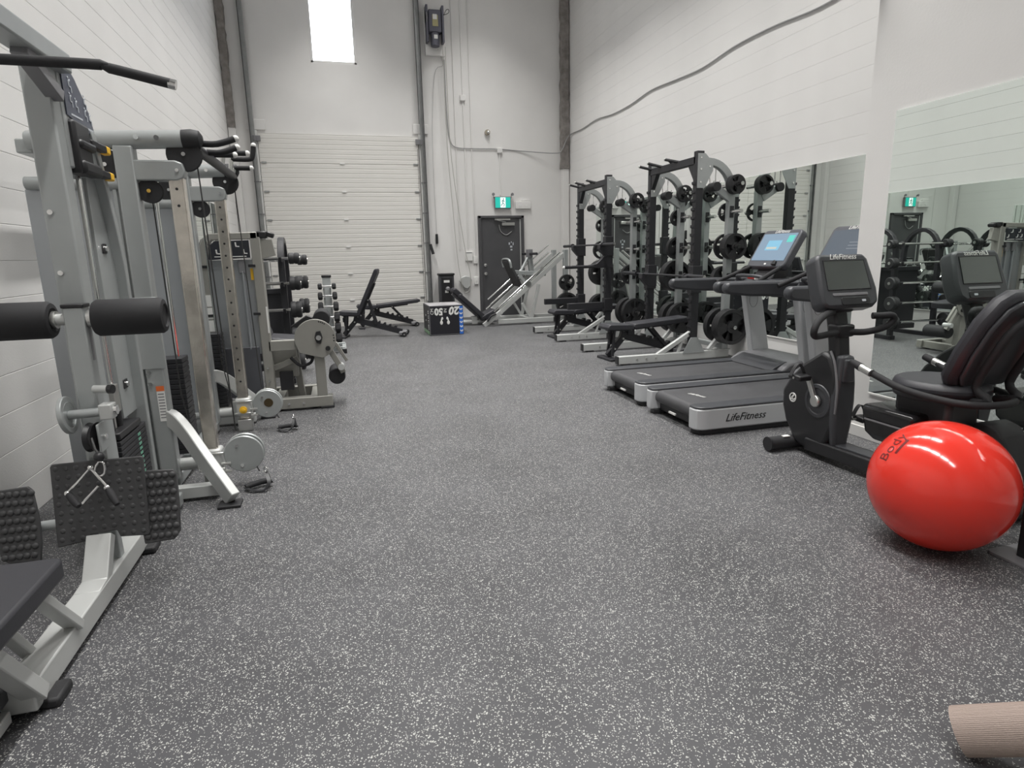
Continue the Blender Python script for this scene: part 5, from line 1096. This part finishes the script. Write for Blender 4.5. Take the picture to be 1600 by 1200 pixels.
K.part('lower_panel', MB().prism(rrect(0.22, 0.05, 0.014, 3), c+n*0.009-vv*0.14+uu*0.03, uu, vv, 0.008), BLACK, 0.003, cs)
K.part('panel_label', MB().prism(rrect(0.03, 0.014, 0.003, 2), c+n*0.0145-vv*0.14+uu*0.09, uu, vv, 0.002), PRINT, parent=cs)
K.part('console_collar', MB().bx(3.01, 3.16, 3.22, 3.36, 0.98, 1.06), BLACK, 0.02)
K.part('handlebar', MB().tube(smooth_path([(3.04, 3.20, 0.865), (2.86, 3.15, 0.855), (2.76, 3.10, 0.865), (2.735, 3.08, 0.905), (2.78, 3.10, 0.955), (2.90, 3.17, 0.985), (2.99, 3.22, 0.99)], 5), 0.021, 12), FOAM)
K.part('handlebar', MB().tube(smooth_path([(3.06, 3.20, 0.865), (3.18, 3.15, 0.86), (3.28, 3.10, 0.89), (3.325, 3.08, 0.935), (3.31, 3.08, 0.965), (3.25, 3.10, 0.965), (3.20, 3.12, 0.965)], 5), 0.021, 12), FOAM)
K.part('handlebar_clamp', MB().bx(3.0, 3.13, 3.17, 3.27, 0.83, 0.91), BLACK, 0.015)
# seat
K.part('seat_carriage', MB().prism([(-0.23, 0.10), (-0.19, -0.06), (-0.12, -0.12), (0.12, -0.12), (0.19, -0.06), (0.23, 0.10), (0.20, 0.115), (-0.20, 0.115)], (3.13, 2.68, 0.375), (1, 0, 0), (0, 0, 1), 0.34), mat('gloss_black', (0.012, 0.012, 0.013), 0.2), 0.02)
K.part('carriage_groove', MB().bx(2.905, 2.912, 2.54, 2.82, 0.40, 0.408), MGREY)
K.part('seat_pedestal', MB().bx(3.02, 3.24, 2.40, 2.74, 0.13, 0.60), BLACK, 0.03)
def soft(poly, o, u, v, t, m, name, bev=0.03): return K.part(name, MB().prism(poly, o, u, v, t), m, bev)
cush = [(0.22*math.cos(a)*(1.0 if math.sin(a) > 0 else 1.0), 0.25*math.sin(a)*(0.9 if math.sin(a) > 0 else 1.0)) for a in [2*PI*k/28 for k in range(28)]]
soft(cush, (3.15, 2.58, 0.635), (1, 0, 0), (0, 1, 0), 0.075, VINYL, 'seat_cushion')
K.part('seat_pan', MB().prism([(a*0.98, b*0.98) for a, b in cush], (3.15, 2.58, 0.59), (1, 0, 0), (0, 1, 0), 0.03), BLACK, 0.008)
loop = [(2.885, 2.84, 0.70), (2.90, 2.74, 0.665), (2.905, 2.60, 0.63), (2.93, 2.42, 0.61), (3.0, 2.28, 0.60), (3.15, 2.23, 0.60), (3.30, 2.28, 0.60), (3.38, 2.42, 0.61), (3.40, 2.60, 0.63), (3.405, 2.74, 0.665), (3.42, 2.84, 0.70)]
K.part('seat_hoop', MB().tube(smooth_path(loop, 4), 0.019, 12), FOAM)
for x in (2.884, 3.421):
    hg = K.part('pulse_grip', MB().cyl((x, 2.86, 0.705), (x, 2.78, 0.682), 0.0225, 14), STEEL); K.part('grip_end', MB().tube([(x, 2.855, 0.703), (x, 2.92, 0.722)], 0.024, 12, [0.024, 0.02]), FOAM, parent=hg)
bn = V((0.05, -0.92, -0.38)).normalized(); bu = V((1, 0.05, 0)).normalized(); bv = bn.cross(bu); bv = -bv if bv.z < 0 else bv
bp = [(-0.17, -0.27), (0.17, -0.27), (0.225, -0.20), (0.235, -0.05), (0.215, 0.12), (0.16, 0.24), (0.09, 0.285), (-0.09, 0.285), (-0.16, 0.24), (-0.215, 0.12), (-0.235, -0.05), (-0.225, -0.20)]
soft(bp, (3.22, 2.36, 0.90), bu, bv, 0.085, VINYL, 'backrest', 0.03)
K.part('back_shell', MB().prism([(a*0.86, b*0.88) for a, b in bp], V((3.22, 2.36, 0.90))+bn*0.052, bu, bv, 0.025), CHARCOAL, 0.01)
hoop = [V((3.10, 2.38, 0.585)), V((3.10, 2.27, 0.62))]+[V((3.22, 2.36, 0.90))+bn*0.10+bu*a+bv*b for a, b in ((-0.12, -0.20), (-0.125, 0.0), (-0.10, 0.12), (-0.04, 0.175), (0.04, 0.175), (0.10, 0.12), (0.125, 0.0), (0.12, -0.20))]+[V((3.30, 2.27, 0.62)), V((3.30, 2.38, 0.585))]
K.part('back_hoop', MB().tube(smooth_path(hoop, 4), 0.021, 12), FOAM)
K.part('rear_cover', MB().prism([(2.20, 0.10), (2.60, 0.10), (2.56, 0.28), (2.47, 0.42), (2.36, 0.48), (2.28, 0.45), (2.20, 0.30)], (3.30, 0, 0), (0, 1, 0), (0, 0, 1), 0.22), RUBBER, 0.045)

# ================================================================== exercise ball
Rb = 0.30; Cb = V((2.615, 2.075, Rb))
Q = Thing('exercise_ball', 'large glossy red exercise ball with dark lettering', 'exercise ball', (Cb.x, Cb.y, 0))
Q.part('ball_skin', MB().ball(Cb, Rb, (1, 1, 1), 64, 40), RED)
nb = V((-0.745, 0.215, 0.63)).normalized(); ub = (V((0.62, -0.1, 0.75))); ub = (ub-nb*ub.dot(nb)).normalized(); vb = nb.cross(ub)
def on_ball(me, shift, name):
    for vtx in me.vertices:
        p = nb*Rb+ub*(vtx.co.x+shift[0])+vb*(vtx.co.y+shift[1]); vtx.co = p.normalized()*(Rb+0.0009)+(Cb-Q.loc)
    me.materials.clear(); me.materials.append(DKRED)
    o = bpy.data.objects.new(name, me); COL.objects.link(o); o.parent = Q.o
on_ball(text_mesh('lettering', 'Body', 0.078, 0.0, 0.0), (0, 0.014), 'lettering')
bar = bpy.data.meshes.new('logo_bar'); N_ = 10
bar.from_pydata([(-0.025+0.085*i/N_, -0.026-0.014*j, 0) for i in range(N_+1) for j in (0, 1)], [], [(2*i, 2*i+1, 2*i+3, 2*i+2) for i in range(N_)])
on_ball(bar, (0, 0), 'logo_bar')
Q.part('valve_plug', MB().cyl(Cb+V((0.0, 0.25, 0.164)).normalized()*(Rb-0.002), Cb+V((0.0, 0.25, 0.164)).normalized()*(Rb+0.004), 0.012, 12), WHITE)

# ================================================================== post, mats
S_ = Thing('machine_post', 'black steel post on thin grey base plate behind the red ball', 'post', (2.92, 1.80, 0))
S_.part('base_plate', MB().prism(rrect(0.40, 0.22, 0.03, 4), (2.975, 1.84, 0.006), (1, 0, 0), (0, 1, 0), 0.012), MGREY, 0.002)
S_.part('post', MB().bx(2.845, 2.965, 1.765, 1.865, 0.012, 1.10), BLACK, 0.006)
S_.part('post_cap', MB().bx(2.84, 2.97, 1.76, 1.87, 1.10, 1.115), RUBBER, 0.004)
def rolled_mat(name, label, m, x0, x1, y, r, rz, loc):
    t = Thing(name, label, 'yoga mat', loc, rz); t.loc = V((0, 0, 0))
    turns = 5; n = 150; path = []
    for i in range(n+1):
        f = i/n; a = 2*PI*turns*f-0.9; rr = 0.022+(r-0.003-0.022)*f
        path.append(((x0+x1)/2, rr*math.cos(a), r+rr*math.sin(a)))
    mb = MB(); vs = []; fs = []; th = 0.0055
    for i, p in enumerate(path):
        p = V(p); c0 = V((p.x, 0, r)); d = (p-c0).normalized()
        for q in (p-d*th/2, p+d*th/2):
            vs.append((x0, q.y, q.z)); vs.append((x1, q.y, q.z))
    for i in range(n):
        a = 4*i; b = a+4
        fs += [(a, a+1, b+1, b), (a+2, b+2, b+3, a+3), (a, b, b+2, a+2), (a+1, a+3, b+3, b+1)]
    fs += [(0, 2, 3, 1), (4*n, 4*n+1, 4*n+3, 4*n+2)]
    mb.add(vs, fs); t.part('rolled_foam', mb, m)
    rb = MB()
    for i in range(84):
        f = 1-i/84/turns; a = 2*PI*turns*f-0.9; rr = 0.022+(r-0.003-0.022)*f+0.0026
        rb.cyl((x0+0.002, rr*math.cos(a), r+rr*math.sin(a)), (x1-0.002, rr*math.cos(a), r+rr*math.sin(a)), 0.0008, 4)
    t.part('rib', rb, m, kind='stuff')
    return t
Rm = Matrix.Rotation(math.radians(-50), 3, 'Z') @ Matrix.Rotation(math.radians(-28), 3, 'Y')
tm = rolled_mat('rolled_mat', 'taupe ribbed foam mat rolled up and propped on a cream roll', TAUPE, 0.0, 0.62, 0, 0.068, 0.0, V((1.575, 1.105, 0.062))-Rm @ V((0, 0, 0.068)))
tm.o.rotation_euler = Rm.to_euler()
rolled_mat('rolled_mat', 'cream foam mat rolled up on the floor under the taupe mat', CREAM, -0.30, 0.0, 0, 0.0535, math.radians(48), (1.775, 0.985, 0))
